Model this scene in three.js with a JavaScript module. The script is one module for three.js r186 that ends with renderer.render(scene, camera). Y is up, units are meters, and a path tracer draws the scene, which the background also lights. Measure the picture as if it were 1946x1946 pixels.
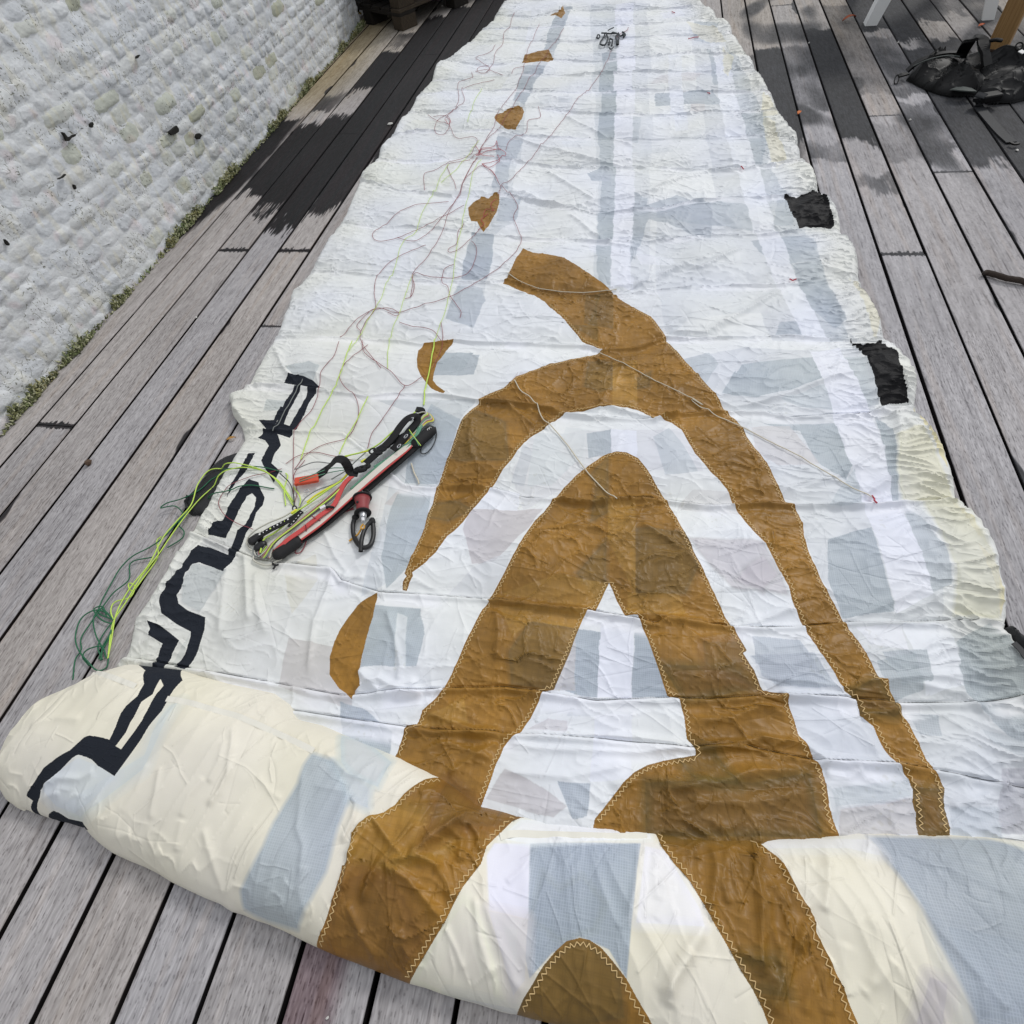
import * as THREE from 'three';
import { mergeGeometries } from 'three/addons/utils/BufferGeometryUtils.js';
import { RoundedBoxGeometry } from 'three/addons/geometries/RoundedBoxGeometry.js';
import { createNoise2D, createNoise3D } from 'simplex-noise';

// ---------------------------------------------------------------- camera, sky, sun, exposure
const scene = new THREE.Scene();
const PITCH = 0.94261, YAW = 0.312356, ROLL = -0.172873, FOCAL = 1087.75, PHOTO = 1946, EYE = new THREE.Vector3(1.849, 1.262, 0);
const camera = new THREE.PerspectiveCamera(2 * Math.atan(PHOTO / 2 / FOCAL) * 180 / Math.PI, 1, 0.05, 80);
const cy = Math.cos(YAW), sy = Math.sin(YAW), cp = Math.cos(PITCH), sp = Math.sin(PITCH), cr = Math.cos(ROLL), sr = Math.sin(ROLL);
const FWD = new THREE.Vector3(-sy * cp, -sp, -cy * cp), R0 = new THREE.Vector3(cy, 0, -sy), U0 = new THREE.Vector3().crossVectors(R0, FWD);
const RIGHT = R0.clone().multiplyScalar(cr).addScaledVector(U0, sr), UP = R0.clone().multiplyScalar(-sr).addScaledVector(U0, cr);
camera.position.copy(EYE);
camera.quaternion.setFromRotationMatrix(new THREE.Matrix4().makeBasis(RIGHT, UP, FWD.clone().negate()));
camera.updateMatrixWorld(true);

// overcast sky: soft, brightest overhead and over the open side beyond the far end of the deck
{
  const w = 256, h = 128, d = new Float32Array(w * h * 4);
  for (let j = 0; j < h; j++) for (let i = 0; i < w; i++) {
    const el = ((j + 0.5) / h - 0.5) * Math.PI, az = (i + 0.5) / w * Math.PI * 2;
    const s = Math.sin(el), az0 = Math.cos(az - Math.PI * 0.6);
    let L = s > 0 ? 0.44 + 0.58 * Math.pow(s, 0.8) + 0.24 * Math.cos(el) * az0 : 0.24;
    L = Math.max(L, 0.16);
    const o = (j * w + i) * 4;
    d[o] = L * 0.975; d[o + 1] = L * 1.0; d[o + 2] = L * 1.045; d[o + 3] = 1;
  }
  const sky = new THREE.DataTexture(d, w, h, THREE.RGBAFormat, THREE.FloatType);
  sky.mapping = THREE.EquirectangularReflectionMapping; sky.magFilter = THREE.LinearFilter; sky.needsUpdate = true;
  scene.background = sky; scene.environment = sky; scene.backgroundIntensity = 1.0; scene.environmentIntensity = 1.0;
}
const sun = new THREE.DirectionalLight(new THREE.Color(1, 0.975, 0.94), 1.5);
sun.position.set(4.6, 6.0, -6.8); sun.target.position.set(1.4, 0, -1.4);
sun.castShadow = true; sun.shadow.radius = 22; sun.shadow.mapSize.set(2048, 2048);
Object.assign(sun.shadow.camera, { left: -6, right: 6, top: 6, bottom: -6, near: 0.5, far: 30 });
scene.add(sun, sun.target);
const renderer = new THREE.WebGLRenderer({ antialias: true });
renderer.shadowMap.enabled = true;
renderer.toneMapping = THREE.LinearToneMapping;
renderer.toneMappingExposure = 0.84;

// ---------------------------------------------------------------- helpers
function rngOf(seed) { let a = seed >>> 0; return () => { a = (a + 0x6D2B79F5) | 0; let t = Math.imul(a ^ (a >>> 15), 1 | a); t = (t + Math.imul(t ^ (t >>> 7), 61 | t)) ^ t; return ((t ^ (t >>> 14)) >>> 0) / 4294967296; }; }
const rnd = rngOf(7), sn = createNoise2D(rngOf(11)), sn3 = createNoise3D(rngOf(12));
const clamp = (v, a, b) => v < a ? a : v > b ? b : v, mix = (a, b, t) => a + (b - a) * t;
const smooth = (a, b, v) => { const t = clamp((v - a) / (b - a), 0, 1); return t * t * (3 - 2 * t); };
const V3 = (x, y, z) => new THREE.Vector3(x, y, z);
const used = new Map();
function numbered(n) { const k = used.get(n) || 0; used.set(n, k + 1); return k ? n + '_' + String(k).padStart(3, '0') : n; }
function mesh(name, g, m, parent = scene) { const o = new THREE.Mesh(g, m); o.name = parent === scene ? numbered(name) : name; o.castShadow = o.receiveShadow = true; parent.add(o); return o; }
function thing(name, label, category, group) { const o = new THREE.Group(); o.name = numbered(name); scene.add(o); return tag(o, label, category, group); }
function tag(o, label, category, group) { Object.assign(o.userData, { label, category }); if (group) o.userData.group = group; return o; }
// a point of the scene where the sight line through a photo point meets the level plane at height h
function at(px, py, h = 0) {
  const a = (px - PHOTO / 2) / FOCAL, b = (py - PHOTO / 2) / FOCAL;
  const dx = FWD.x + a * RIGHT.x - b * UP.x, dy = FWD.y + a * RIGHT.y - b * UP.y, dz = FWD.z + a * RIGHT.z - b * UP.z;
  const t = (EYE.y - h) / -dy;
  return [EYE.x + dx * t, dz * t];
}
const ZS = 700 / 1932;
const pairs = (l) => { const o = []; for (let i = 0; i < l.length; i += 2) o.push([l[i], l[i + 1]]); return o; };
// measured points: (x0, y0) is the corner of the part of the photo they were read from
const reg = (x0, y0, l, s = ZS) => pairs(l).map(([x, y]) => [x0 + x * s, y0 + y * s]);
const A2 = (l) => reg(650, 0, l), A3 = (l) => reg(1246, 0, l), A1 = (l) => reg(0, 0, l), A4 = (l) => reg(0, 650, l), A5 = (l) => reg(650, 650, l), A6 = (l) => reg(1246, 650, l), A7 = (l) => reg(0, 1246, l), A8 = (l) => reg(650, 1246, l), A9 = (l) => reg(1246, 1246, l);
const PX = (l) => pairs(l);
const ground = (pts, h = 0.012) => pts.map(([x, y]) => at(x, y, h));

function pip(poly, x, z) {
  let c = false;
  for (let i = 0, j = poly.length - 1; i < poly.length; j = i++) {
    const a = poly[i], b = poly[j];
    if ((a[1] > z) !== (b[1] > z) && x < (b[0] - a[0]) * (z - a[1]) / (b[1] - a[1]) + a[0]) c = !c;
  }
  return c;
}
function segDist(poly, x, z) {
  let m = 1e9;
  for (let i = 0, j = poly.length - 1; i < poly.length; j = i++) {
    const a = poly[j], b = poly[i], ux = b[0] - a[0], uz = b[1] - a[1], wx = x - a[0], wz = z - a[1];
    const t = clamp((wx * ux + wz * uz) / (ux * ux + uz * uz + 1e-12), 0, 1), ex = wx - t * ux, ez = wz - t * uz, d = ex * ex + ez * ez;
    if (d < m) m = d;
  }
  return Math.sqrt(m);
}
function bounds(poly, pad = 0) { let a = 1e9, b = -1e9, c = 1e9, d = -1e9; for (const [x, z] of poly) { a = Math.min(a, x); b = Math.max(b, x); c = Math.min(c, z); d = Math.max(d, z); } return [a - pad, b + pad, c - pad, d + pad]; }
// signed distance (positive inside) sampled on a grid
function field(poly, step) {
  const [x0, x1, z0, z1] = bounds(poly, 0.1), nx = Math.ceil((x1 - x0) / step) + 2, nz = Math.ceil((z1 - z0) / step) + 2, v = new Float32Array(nx * nz);
  for (let j = 0; j < nz; j++) for (let i = 0; i < nx; i++) { const x = x0 + i * step, z = z0 + j * step; v[j * nx + i] = segDist(poly, x, z) * (pip(poly, x, z) ? 1 : -1); }
  return (x, z) => {
    const fx = clamp((x - x0) / step, 0, nx - 1.001), fz = clamp((z - z0) / step, 0, nz - 1.001), i = fx | 0, j = fz | 0, a = fx - i, b = fz - j, o = j * nx + i;
    return (v[o] * (1 - a) + v[o + 1] * a) * (1 - b) + (v[o + nx] * (1 - a) + v[o + nx + 1] * a) * b;
  };
}
const interp = (pts) => { // z as a function of x along a line that crosses the cloth
  const p = pts.slice().sort((a, b) => a[0] - b[0]);
  return (x) => {
    if (x <= p[0][0]) return p[0][1]; const n = p.length; if (x >= p[n - 1][0]) return p[n - 1][1];
    let i = 1; while (p[i][0] < x) i++;
    const a = p[i - 1], b = p[i]; return mix(a[1], b[1], (x - a[0]) / (b[0] - a[0] + 1e-9));
  };
};
// a sheet over (x, z): cells of the grid go to buckets; cells on an edge are cut four times finer
function sheet({ x0, x1, z0, z1, step, edges, bucketOf, height, uv, fine = 4, lift = 0 }) {
  const nx = Math.ceil((x1 - x0) / step), nz = Math.ceil((z1 - z0) / step), mark = new Uint8Array(nx * nz);
  for (const [poly, closed] of edges) for (let i = closed ? 0 : 1; i < poly.length; i++) {
    const a = poly[(i - 1 + poly.length) % poly.length], b = poly[i], n = Math.ceil(Math.hypot(b[0] - a[0], b[1] - a[1]) / (step * 0.2)) + 1;
    for (let k = 0; k <= n; k++) { const ix = Math.floor((mix(a[0], b[0], k / n) - x0) / step), iz = Math.floor((mix(a[1], b[1], k / n) - z0) / step); for (let q = -1; q <= 1; q++) for (let r = -1; r <= 1; r++) { const X = ix + q, Z = iz + r; if (X >= 0 && Z >= 0 && X < nx && Z < nz && (q === 0 || r === 0)) mark[Z * nx + X] = 1; } }
  }
  const buckets = new Map(), W = nx * fine + 1;
  const put = (key, I, J) => {
    let b = buckets.get(key); if (!b) buckets.set(key, b = { ids: new Map(), pos: [], nor: [], uv: [], idx: [] });
    const id = J * W + I; let k = b.ids.get(id);
    if (k === undefined) {
      const x = x0 + I * step / fine, z = z0 + J * step / fine, h = height(x, z), e = 0.0022;
      const gx = (height(x + e, z) - h) / e, gz = (height(x, z + e) - h) / e, l = Math.hypot(gx, 1, gz);
      k = b.pos.length / 3; b.ids.set(id, k); b.pos.push(x, h + lift, z); b.nor.push(-gx / l, 1 / l, -gz / l); b.uv.push(...uv(x, z));
    }
    return k;
  };
  const quad = (key, I, J, s) => { const a = put(key, I, J), c = put(key, I + s, J), d = put(key, I + s, J + s), e = put(key, I, J + s); buckets.get(key).idx.push(a, e, d, a, d, c); };
  for (let j = 0; j < nz; j++) for (let i = 0; i < nx; i++) {
    if (mark[j * nx + i]) { for (let q = 0; q < fine; q++) for (let r = 0; r < fine; r++) { const key = bucketOf(x0 + (i + (q + 0.5) / fine) * step, z0 + (j + (r + 0.5) / fine) * step); if (key !== null) quad(key, i * fine + q, j * fine + r, 1); } }
    else { const key = bucketOf(x0 + (i + 0.5) * step, z0 + (j + 0.5) * step); if (key !== null) quad(key, i * fine, j * fine, fine); }
  }
  const out = new Map();
  for (const [k, b] of buckets) {
    const g = new THREE.BufferGeometry();
    g.setAttribute('position', new THREE.BufferAttribute(new Float32Array(b.pos), 3)); g.setAttribute('normal', new THREE.BufferAttribute(new Float32Array(b.nor), 3)); g.setAttribute('uv', new THREE.BufferAttribute(new Float32Array(b.uv), 2)); g.setIndex(b.idx);
    out.set(k, g);
  }
  return out;
}
// cell noise: nearest and second nearest seed, and a number of the pair; its borders are straight creases
const h2 = (a, b) => { let h = Math.imul(a | 0, 374761393) + Math.imul(b | 0, 668265263); h = Math.imul(h ^ (h >>> 13), 1274126177); return ((h ^ (h >>> 16)) >>> 0) / 4294967296; };
function creases(x, z, wrap = 0) {
  const ix = Math.floor(x), iz = Math.floor(z); let f1 = 9, f2 = 9, i1 = 0, i2 = 0;
  for (let b = -1; b <= 1; b++) for (let a = -1; a <= 1; a++) {
    let X = ix + a, Z = iz + b; const cx = X, cz = Z; if (wrap) { X = ((X % wrap) + wrap) % wrap; Z = ((Z % wrap) + wrap) % wrap; }
    const id = h2(X, Z), dx = cx + 0.1 + 0.8 * id - x, dz = cz + 0.1 + 0.8 * h2(Z + 91, X - 37) - z, d = Math.sqrt(dx * dx + dz * dz);
    if (d < f1) { f2 = f1; i2 = i1; f1 = d; i1 = id; } else if (d < f2) { f2 = d; i2 = id; }
  }
  const e = (i1 + i2) * 7.13; return [f2 - f1, e - Math.floor(e), f1];
}
const crease = (x, z, w, share) => { const [d, e] = creases(x, z); return d < w * 4 && e > 1 - share ? (0.35 + 0.65 * (e - 1 + share) / share) * Math.exp(-d / w) : 0; };
function dataTex(w, h, fill, srgb = true) {
  const d = new Uint8Array(w * h * 4), c = [0, 0, 0, 255];
  for (let j = 0; j < h; j++) for (let i = 0; i < w; i++) { c[3] = 255; fill(i, j, c); const o = (j * w + i) * 4; d[o] = clamp(c[0], 0, 255); d[o + 1] = clamp(c[1], 0, 255); d[o + 2] = clamp(c[2], 0, 255); d[o + 3] = c[3]; }
  const t = new THREE.DataTexture(d, w, h); t.wrapS = t.wrapT = THREE.RepeatWrapping; t.magFilter = THREE.LinearFilter; t.minFilter = THREE.LinearMipmapLinearFilter; t.generateMipmaps = true;
  if (srgb) t.colorSpace = THREE.SRGBColorSpace; t.needsUpdate = true; return t;
}
const std = (o) => new THREE.MeshStandardMaterial({ side: THREE.DoubleSide, ...o });
const rgb = (r, g, b) => new THREE.Color().setRGB(r / 255, g / 255, b / 255, THREE.SRGBColorSpace);
const smoothLine = (pts, n) => new THREE.CatmullRomCurve3(pts, false, 'centripetal', 0.5).getPoints(n);
function tube(pts, r, seg = 5, per = 5) { const c = new THREE.CatmullRomCurve3(pts, false, 'centripetal', 0.5); return new THREE.TubeGeometry(c, Math.max(4, pts.length * per), r, seg, false); }
// a flat strap along points: width across, thickness, side = direction of its width (unit, or computed level across the path)
function strap(pts, width, thick, n = 24, sides = null) {
  const p = smoothLine(pts, n), pos = [], idx = [], uv = [];
  for (let i = 0; i <= n; i++) {
    const t = p[Math.min(i + 1, n)].clone().sub(p[Math.max(i - 1, 0)]).normalize();
    let s = V3(0, 1, 0).cross(t); if (s.lengthSq() < 1e-4) s.set(1, 0, 0); s.normalize();
    if (sides) { const f = i / n * (sides.length - 1), k = Math.min(Math.floor(f), sides.length - 2); s = sides[k].clone().lerp(sides[k + 1], f - k); s.addScaledVector(t, -s.dot(t)).normalize(); }
    const u = t.clone().cross(s).normalize();
    for (const [a, b] of [[-1, -1], [1, -1], [1, 1], [-1, 1]]) { const v = p[i].clone().addScaledVector(s, a * width / 2).addScaledVector(u, b * thick / 2); pos.push(v.x, v.y, v.z); uv.push(a * 0.5 + 0.5, i / n); }
    if (i < n) for (let q = 0; q < 4; q++) { const a = i * 4 + q, b = i * 4 + (q + 1) % 4; idx.push(a, b, b + 4, a, b + 4, a + 4); }
  }
  idx.push(0, 2, 1, 0, 3, 2); const e = n * 4; idx.push(e, e + 1, e + 2, e, e + 2, e + 3);
  const g = new THREE.BufferGeometry(); g.setAttribute('position', new THREE.Float32BufferAttribute(pos, 3)); g.setAttribute('uv', new THREE.Float32BufferAttribute(uv, 2)); g.setIndex(idx);
  const f = g.toNonIndexed(); f.computeVertexNormals(); return f;
}
function capsule(a, b, r, flat = 1) { // a padded sleeve from a to b
  const d = b.clone().sub(a), g = new THREE.CapsuleGeometry(r, Math.max(d.length() - 2 * r, 0.001), 5, 12);
  g.applyQuaternion(new THREE.Quaternion().setFromUnitVectors(V3(0, 1, 0), d.clone().normalize()));
  g.translate(0, 0, 0); g.scale(1, flat, 1); const m = a.clone().add(b).multiplyScalar(0.5); g.translate(m.x, m.y, m.z); return g;
}

// ---------------------------------------------------------------- deck of weathered planks
const PW = 0.15, WALLX = (z) => -0.262 - 0.024 * Math.max(0, -z - 1.8);
// boards that end in view: photo points on the joints
const joints = new Map();
for (const [x, y] of PX([445, 475, 558, 476, 497, 351, 510, 619, 102, 808, 672, 253, 825, 103, 1681, 219, 1810, 326, 1717, 482, 1490, 9])) { const [X, Z] = at(x, y), k = Math.floor(X / PW); if (!joints.has(k)) joints.set(k, []); joints.get(k).push(Z); }
const seenJoints = new Map([...joints].map(([k, l]) => [k, l.slice()]));
const KMIN = -3, KMAX = 36, ZFAR = -8.6, ZNEAR = 2.2;
for (let k = KMIN; k <= KMAX; k++) {
  const l = joints.get(k) || []; const r = rngOf(100 + k);
  if (!l.some((z) => z < -5)) l.push(-5.8 - r() * 1.2); if (!l.some((z) => z > 0.4)) l.push(0.9 + r() * 0.8);
  if (!l.some((z) => z > -4.4 && z < 0) && k > 4 && k < 15) l.push(-1.2 - r() * 2.4);
  joints.set(k, l.sort((a, b) => a - b));
}
// where the boards are still wet: board number -> [far z, near z, how wet]
const WET = {
  '-2': [[-3.55, -2.22, 1]], '-1': [[-3.9, -3.68, 0.7], [-3.47, -2.66, 1]], '0': [[-4.95, -4.74, 0.7], [-4.6, -3.93, 1], [-3.56, -2.5, 1]],
  '1': [[-5.3, -2.3, 1]], '2': [[-5.5, -2.5, 0.95]], '3': [[-5.9, -2.9, 0.9]], '4': [[-6.4, -3.2, 1]], '5': [[-6.4, -3.4, 1]], '6': [[-6, -4, 1]],
  '15': [[-4.1, -2.95, 0.72]], '16': [[-4.22, -3.05, 0.92]], '17': [[-4.25, -3.36, 0.6], [-3.02, -2.86, 0.6]], '18': [[-4.5, -3.02, 0.95], [-2.72, -2.6, 0.6]],
  '19': [[-4.9, -3.5, 0.45], [-3.2, -2.8, 0.3]], '20': [[-5.4, -4.4, 0.85], [-4.3, -3.5, 0.6], [-3.4, -2.94, 0.7]], '21': [[-5.2, -4.2, 0.95], [-4.1, -2.78, 0.85]], '22': [[-5.2, -4.5, 0.8], [-4.2, -2.6, 0.85]], '23': [[-5.2, -4.6, 0.5], [-4, -2.7, 0.8]], '24': [[-4.9, -2.8, 0.75]], '25': [[-4.6, -3, 0.6]], '26': [[-4.9, -3.1, 0.6]],
};
function woodColor(x, z, c) {
  const k = Math.floor(x / PW), u = x - k * PW, jl = joints.get(k) || []; let seg = 0, jd = 9; for (const j of jl) { if (z > j) seg++; jd = Math.min(jd, Math.abs(z - j)); }
  const id = k * 13.7 + seg * 5.3, tone = sn(id, 3.1), warm = sn(id, 9.7);
  const warp = sn(x * 3 + id, z * 0.9) * 0.012;
  const band = sn((u + warp) * 34 + id, z * 0.55), fine = sn((u + warp) * 130 + id, z * 5), hair = sn((u + warp) * 330 + id, z * 20), dash = sn((u + warp) * 230 + id + 9, z * 34), blot = sn(x * 2.3 + 40, z * 1.3), spot = sn(x * 28, z * 13);
  let L = 161 + (k === 9 && z > -0.6 ? -46 * smooth(0.11, 0.07, u) : k === 8 && z > -0.6 ? -10 : 0) + tone * 6 + band * 6 + fine * 9 + hair * (z < -1.7 ? 8 : 13) + dash * (z < -1.7 ? 5 : 12) + blot * 6 + spot * 5;
  if (dash < -0.72) L -= z < -1.7 ? 8 : 26;
  if (fine < -0.55) L -= (-0.55 - fine) * 70;
  const fl = sn(x * 300, z * 60); if (fl > 0.78) L -= 22;
  // gap shade painted near-black on board edges, worn ends show dark ragged damp
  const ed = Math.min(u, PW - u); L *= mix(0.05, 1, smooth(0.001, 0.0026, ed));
  const bite = sn(k * 3.3 + (u < PW / 2 ? 0 : 50), z * 1.4); let wet = 0;
  if (bite > 0.7) wet = Math.max(wet, 0.8 * (1 - smooth(0, 0.006, ed - (bite - 0.7) * 0.1 + 0.004 + 0.004 * spot)));
  let r = L + 2 + warm * 2.5, g = L - 2, b = L - 2 - warm * 4; if (k === 9 && z > -0.6) { const q = smooth(0.11, 0.07, u); r += 6 * q; g -= 6 * q; b -= 4 * q; }
  const br = smooth(0.2, 0.9, sn((u + warp) * 18 + id, z * 0.8 + 7)) * 4; r += br * 0.4; g -= br * 0.3; b -= br;
  // ochre, algae stained wood along the wall at the far end
  const oc = smooth(0.42, 0.05, x - WALLX(z)) * smooth(-3.35, -4.0, z) + 0.35 * smooth(-3.6, -4.4, z) * smooth(1.4, 0, x) + 0.3 * smooth(-3.6, -4.6, z) * smooth(2, 2.4, x); r -= 14 * oc; g -= 20 * oc; b -= 38 * oc;
  if (seenJoints.has(k)) for (const j of seenJoints.get(k)) { const dz = z - j, jag = 0.007 + 0.02 * Math.max(0, sn(x * 55, j)) * (z < j ? 1 : 0.5) + 0.008 * Math.abs(sn(x * 190, j + z * 3)); if (j > -2.4 && Math.abs(dz) < jag && k !== 3) wet = Math.max(wet, 0.85); else if (Math.abs(dz) < jag * 0.6) wet = Math.max(wet, 0.6); }
  const ranges = WET[k];
  if (ranges) for (const [a, b2, w] of ranges) {
    const sk = k < 8 ? 1 : 0.35, st = sn((u + warp) * 60 + id, z * 1.1) * 0.07 * sk + sn((u + warp) * 190, z * 2.2) * 0.055 * sk + sn(x * 9, z * 4) * 0.08 + sn(x * 24, z * 17) * 0.02, n = smooth(b2 + 0.02 + st, b2 - 0.035 + st, z), f = smooth(a - 0.025 + st * 0.5, a + 0.02 + st * 0.5, z);
    const part = k === -2 ? smooth(0.02, -0.02, (x - WALLX(z)) - 0.115 * smooth(-2.15, -2.9, z) - 0.02 + st * 0.1) : 1;
    const patch = w < 0.8 ? 0.72 + 0.4 * sn(x * 6, z * 3) : 1;
    wet = Math.max(wet, w * n * f * part * patch);
  }
  if (x > 2.35 && z < -2.5) wet = Math.max(wet, 0.7 * smooth(0.15, 0.7, sn(x * 3.1, z * 1.7)) * smooth(-2.5, -2.9, z));
  wet = clamp(wet, 0, 1);
  const dr = k < 8 ? 24 : 40, dg = k < 8 ? 22 : 41, db = k < 8 ? 24 : 44, wn = 1 + 0.16 * fine + 0.16 * hair + 0.14 * dash + 0.12 * spot + 0.16 * blot;
  c[0] = mix(r, dr * wn + (k < 8 ? band * 4 : 0), wet); c[1] = mix(g, dg * wn, wet); c[2] = mix(b, db * wn, wet); c[4] = wet; c[5] = band * 0.15 + fine * 0.3 + hair * 0.4 + dash * 0.35;
}
const NB = [-0.42, 3.42, -1.75, 0.75], FB = [-0.42, 5.5, -7.6, -1.65];
function deckMaterial([x0, x1, z0, z1], w, h) {
  const rough = new Uint8Array(w * h * 4), bump = new Uint8Array(w * h * 4), c = [0, 0, 0, 255, 0, 0];
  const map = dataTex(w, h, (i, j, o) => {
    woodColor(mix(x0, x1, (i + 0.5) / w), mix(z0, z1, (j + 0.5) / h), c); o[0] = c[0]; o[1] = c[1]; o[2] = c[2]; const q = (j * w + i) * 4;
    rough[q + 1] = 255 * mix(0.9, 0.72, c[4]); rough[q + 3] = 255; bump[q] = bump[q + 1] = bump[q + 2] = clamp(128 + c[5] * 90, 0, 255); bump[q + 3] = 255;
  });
  const mk = (d) => { const t = new THREE.DataTexture(d, w, h); t.magFilter = THREE.LinearFilter; t.minFilter = THREE.LinearMipmapLinearFilter; t.generateMipmaps = true; t.wrapS = t.wrapT = THREE.RepeatWrapping; t.needsUpdate = true; return t; };
  return new THREE.MeshPhysicalMaterial({ specularIntensity: 0.55, map, roughnessMap: mk(rough), roughness: 1, bumpMap: mk(bump), bumpScale: 0.0022 });
}
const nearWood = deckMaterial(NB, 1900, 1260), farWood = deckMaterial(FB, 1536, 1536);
const ZSPLIT = -1.7;
const deck = new THREE.Group(); deck.name = 'deck'; deck.userData = { kind: 'structure', label: 'weathered grey hardwood deck with dark wet patches' }; scene.add(deck);
{
  for (let k = KMIN; k <= KMAX; k++) {
    const r = rngOf(500 + k), cuts = [ZFAR, ...joints.get(k), ZNEAR];
    for (let s = 0; s + 1 < cuts.length; s++) {
      const za = cuts[s] + 0.0015, zb = cuts[s + 1] - 0.0015; if (zb - za < 0.05) continue;
      const gl = 0.0034 + r() * 0.0026, gr = 0.0034 + r() * 0.0026, X0 = k * PW + gl, X1 = (k + 1) * PW - gr, top = -r() * 0.0025, ch = 0.0035;
      const prof = [[X0, -0.026], [X0, -ch], [X0 + ch * 0.4, -ch * 0.25], [X0 + ch * 1.4, 0], [X1 - ch * 1.4, 0], [X1 - ch * 0.4, -ch * 0.25], [X1, -ch], [X1, -0.026]];
      const zc = [za]; if (za < ZSPLIT && zb > ZSPLIT) zc.push(ZSPLIT); zc.push(zb);
      const pos = [], uv = [], idx = [], groups = [];
      for (let q = 0; q + 1 < zc.length; q++) {
        const near = zc[q] >= ZSPLIT - 1e-6, B = near ? NB : FB, base = pos.length / 3, i0 = idx.length;
        for (const z of [zc[q], zc[q + 1]]) for (let pi = 0; pi < 8; pi++) { const [x, y] = prof[pi]; pos.push(x, y + top, z); const ux = pi < 2 ? k * PW + 0.0003 : pi > 5 ? (k + 1) * PW - 0.0003 : x; uv.push((ux - B[0]) / (B[1] - B[0]), (z - B[2]) / (B[3] - B[2])); }  // side faces take the near-black texels of the painted gap shade
        for (let e = 0; e < 7; e++) { const a = base + e, b = a + 1, c = a + 8, d = b + 8; idx.push(a, c, d, a, d, b); }
        if (q === 0) for (let e = 1; e < 7; e++) idx.push(base, base + e, base + e + 1);
        if (q + 2 === zc.length) for (let e = 1; e < 7; e++) idx.push(base + 8, base + 8 + e + 1, base + 8 + e);
        groups.push([i0, idx.length - i0, near ? 0 : 1]);
      }
      let g = new THREE.BufferGeometry(); g.setAttribute('position', new THREE.Float32BufferAttribute(pos, 3)); g.setAttribute('uv', new THREE.Float32BufferAttribute(uv, 2)); g.setIndex(idx); for (const q of groups) g.addGroup(...q);
      g = g.toNonIndexed(); g.computeVertexNormals();
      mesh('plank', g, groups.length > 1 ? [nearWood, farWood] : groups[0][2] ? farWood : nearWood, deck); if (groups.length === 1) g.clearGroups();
    }
  }
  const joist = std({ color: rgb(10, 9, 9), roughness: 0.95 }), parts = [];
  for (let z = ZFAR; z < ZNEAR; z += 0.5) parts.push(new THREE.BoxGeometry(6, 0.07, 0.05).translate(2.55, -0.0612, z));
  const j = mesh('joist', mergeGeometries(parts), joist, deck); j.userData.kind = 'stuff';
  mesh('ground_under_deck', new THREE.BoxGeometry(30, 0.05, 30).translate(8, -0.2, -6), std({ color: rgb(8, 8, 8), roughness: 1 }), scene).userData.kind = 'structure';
}

// ---------------------------------------------------------------- whitewashed stone wall on the left
const TILE = 1.6;
function wallTone(u, v, c) { // u along the wall, v up, in metres
  const a = sn(u * 3.1, v * 3.7), b = sn(u * 11 + 5, v * 13), d = sn(u * 37, v * 41), e = sn(u * 110, v * 120), f = sn(u * 19 + 30, v * 6 + 9), lump = sn3(u * 24, v * 24, 2);
  let L = 216 + a * 5 + b * 5 + d * 4 + e * 4;
  let r = L - 2, g = L + 1, bl = L + 3;
  const cream = smooth(0.3, 0.8, f); r += cream * 3; bl -= cream * 9;
  const pink = smooth(0.5, 0.9, sn(u * 8 + 70, v * 9)); r += 5 * pink; g -= 3 * pink; bl -= 3 * pink;
  // crevices of the brushed coat: short dark olive flecks
  const wx = u + 0.01 * b, wy = v + 0.012 * a, cra = Math.abs(sn(wx * 26, wy * 17)), crb = Math.abs(sn(wx * 48 + 9, wy * 22));
  const where = smooth(-0.45, 0.45, sn(u * 6 + 3, v * 7 + 8)); let k = Math.max(smooth(0.075, 0.01, cra) * where, 0.9 * smooth(0.08, 0.0, crb) * where * smooth(0.1, 0.6, d + a));
  k *= smooth(-0.15, 0.4, sn(u * 34 + 11, v * 40)); r = mix(r, 96, k * 0.85); g = mix(g, 97, k * 0.85); bl = mix(bl, 80, k * 0.85);
  const pit = smooth(0.74, 0.9, sn(u * 70, v * 60) * (0.75 + 0.3 * where)); r = mix(r, 92, pit * 0.75); g = mix(g, 92, pit * 0.75); bl = mix(bl, 82, pit * 0.75);
  c[0] = r; c[1] = g; c[2] = bl; c[4] = 128 + 34 * lump + 26 * d + 18 * e - 70 * k - 40 * pit + 20 * sn3(u * 60, v * 60, 4);
}
let whitewash, mossy;
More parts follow.
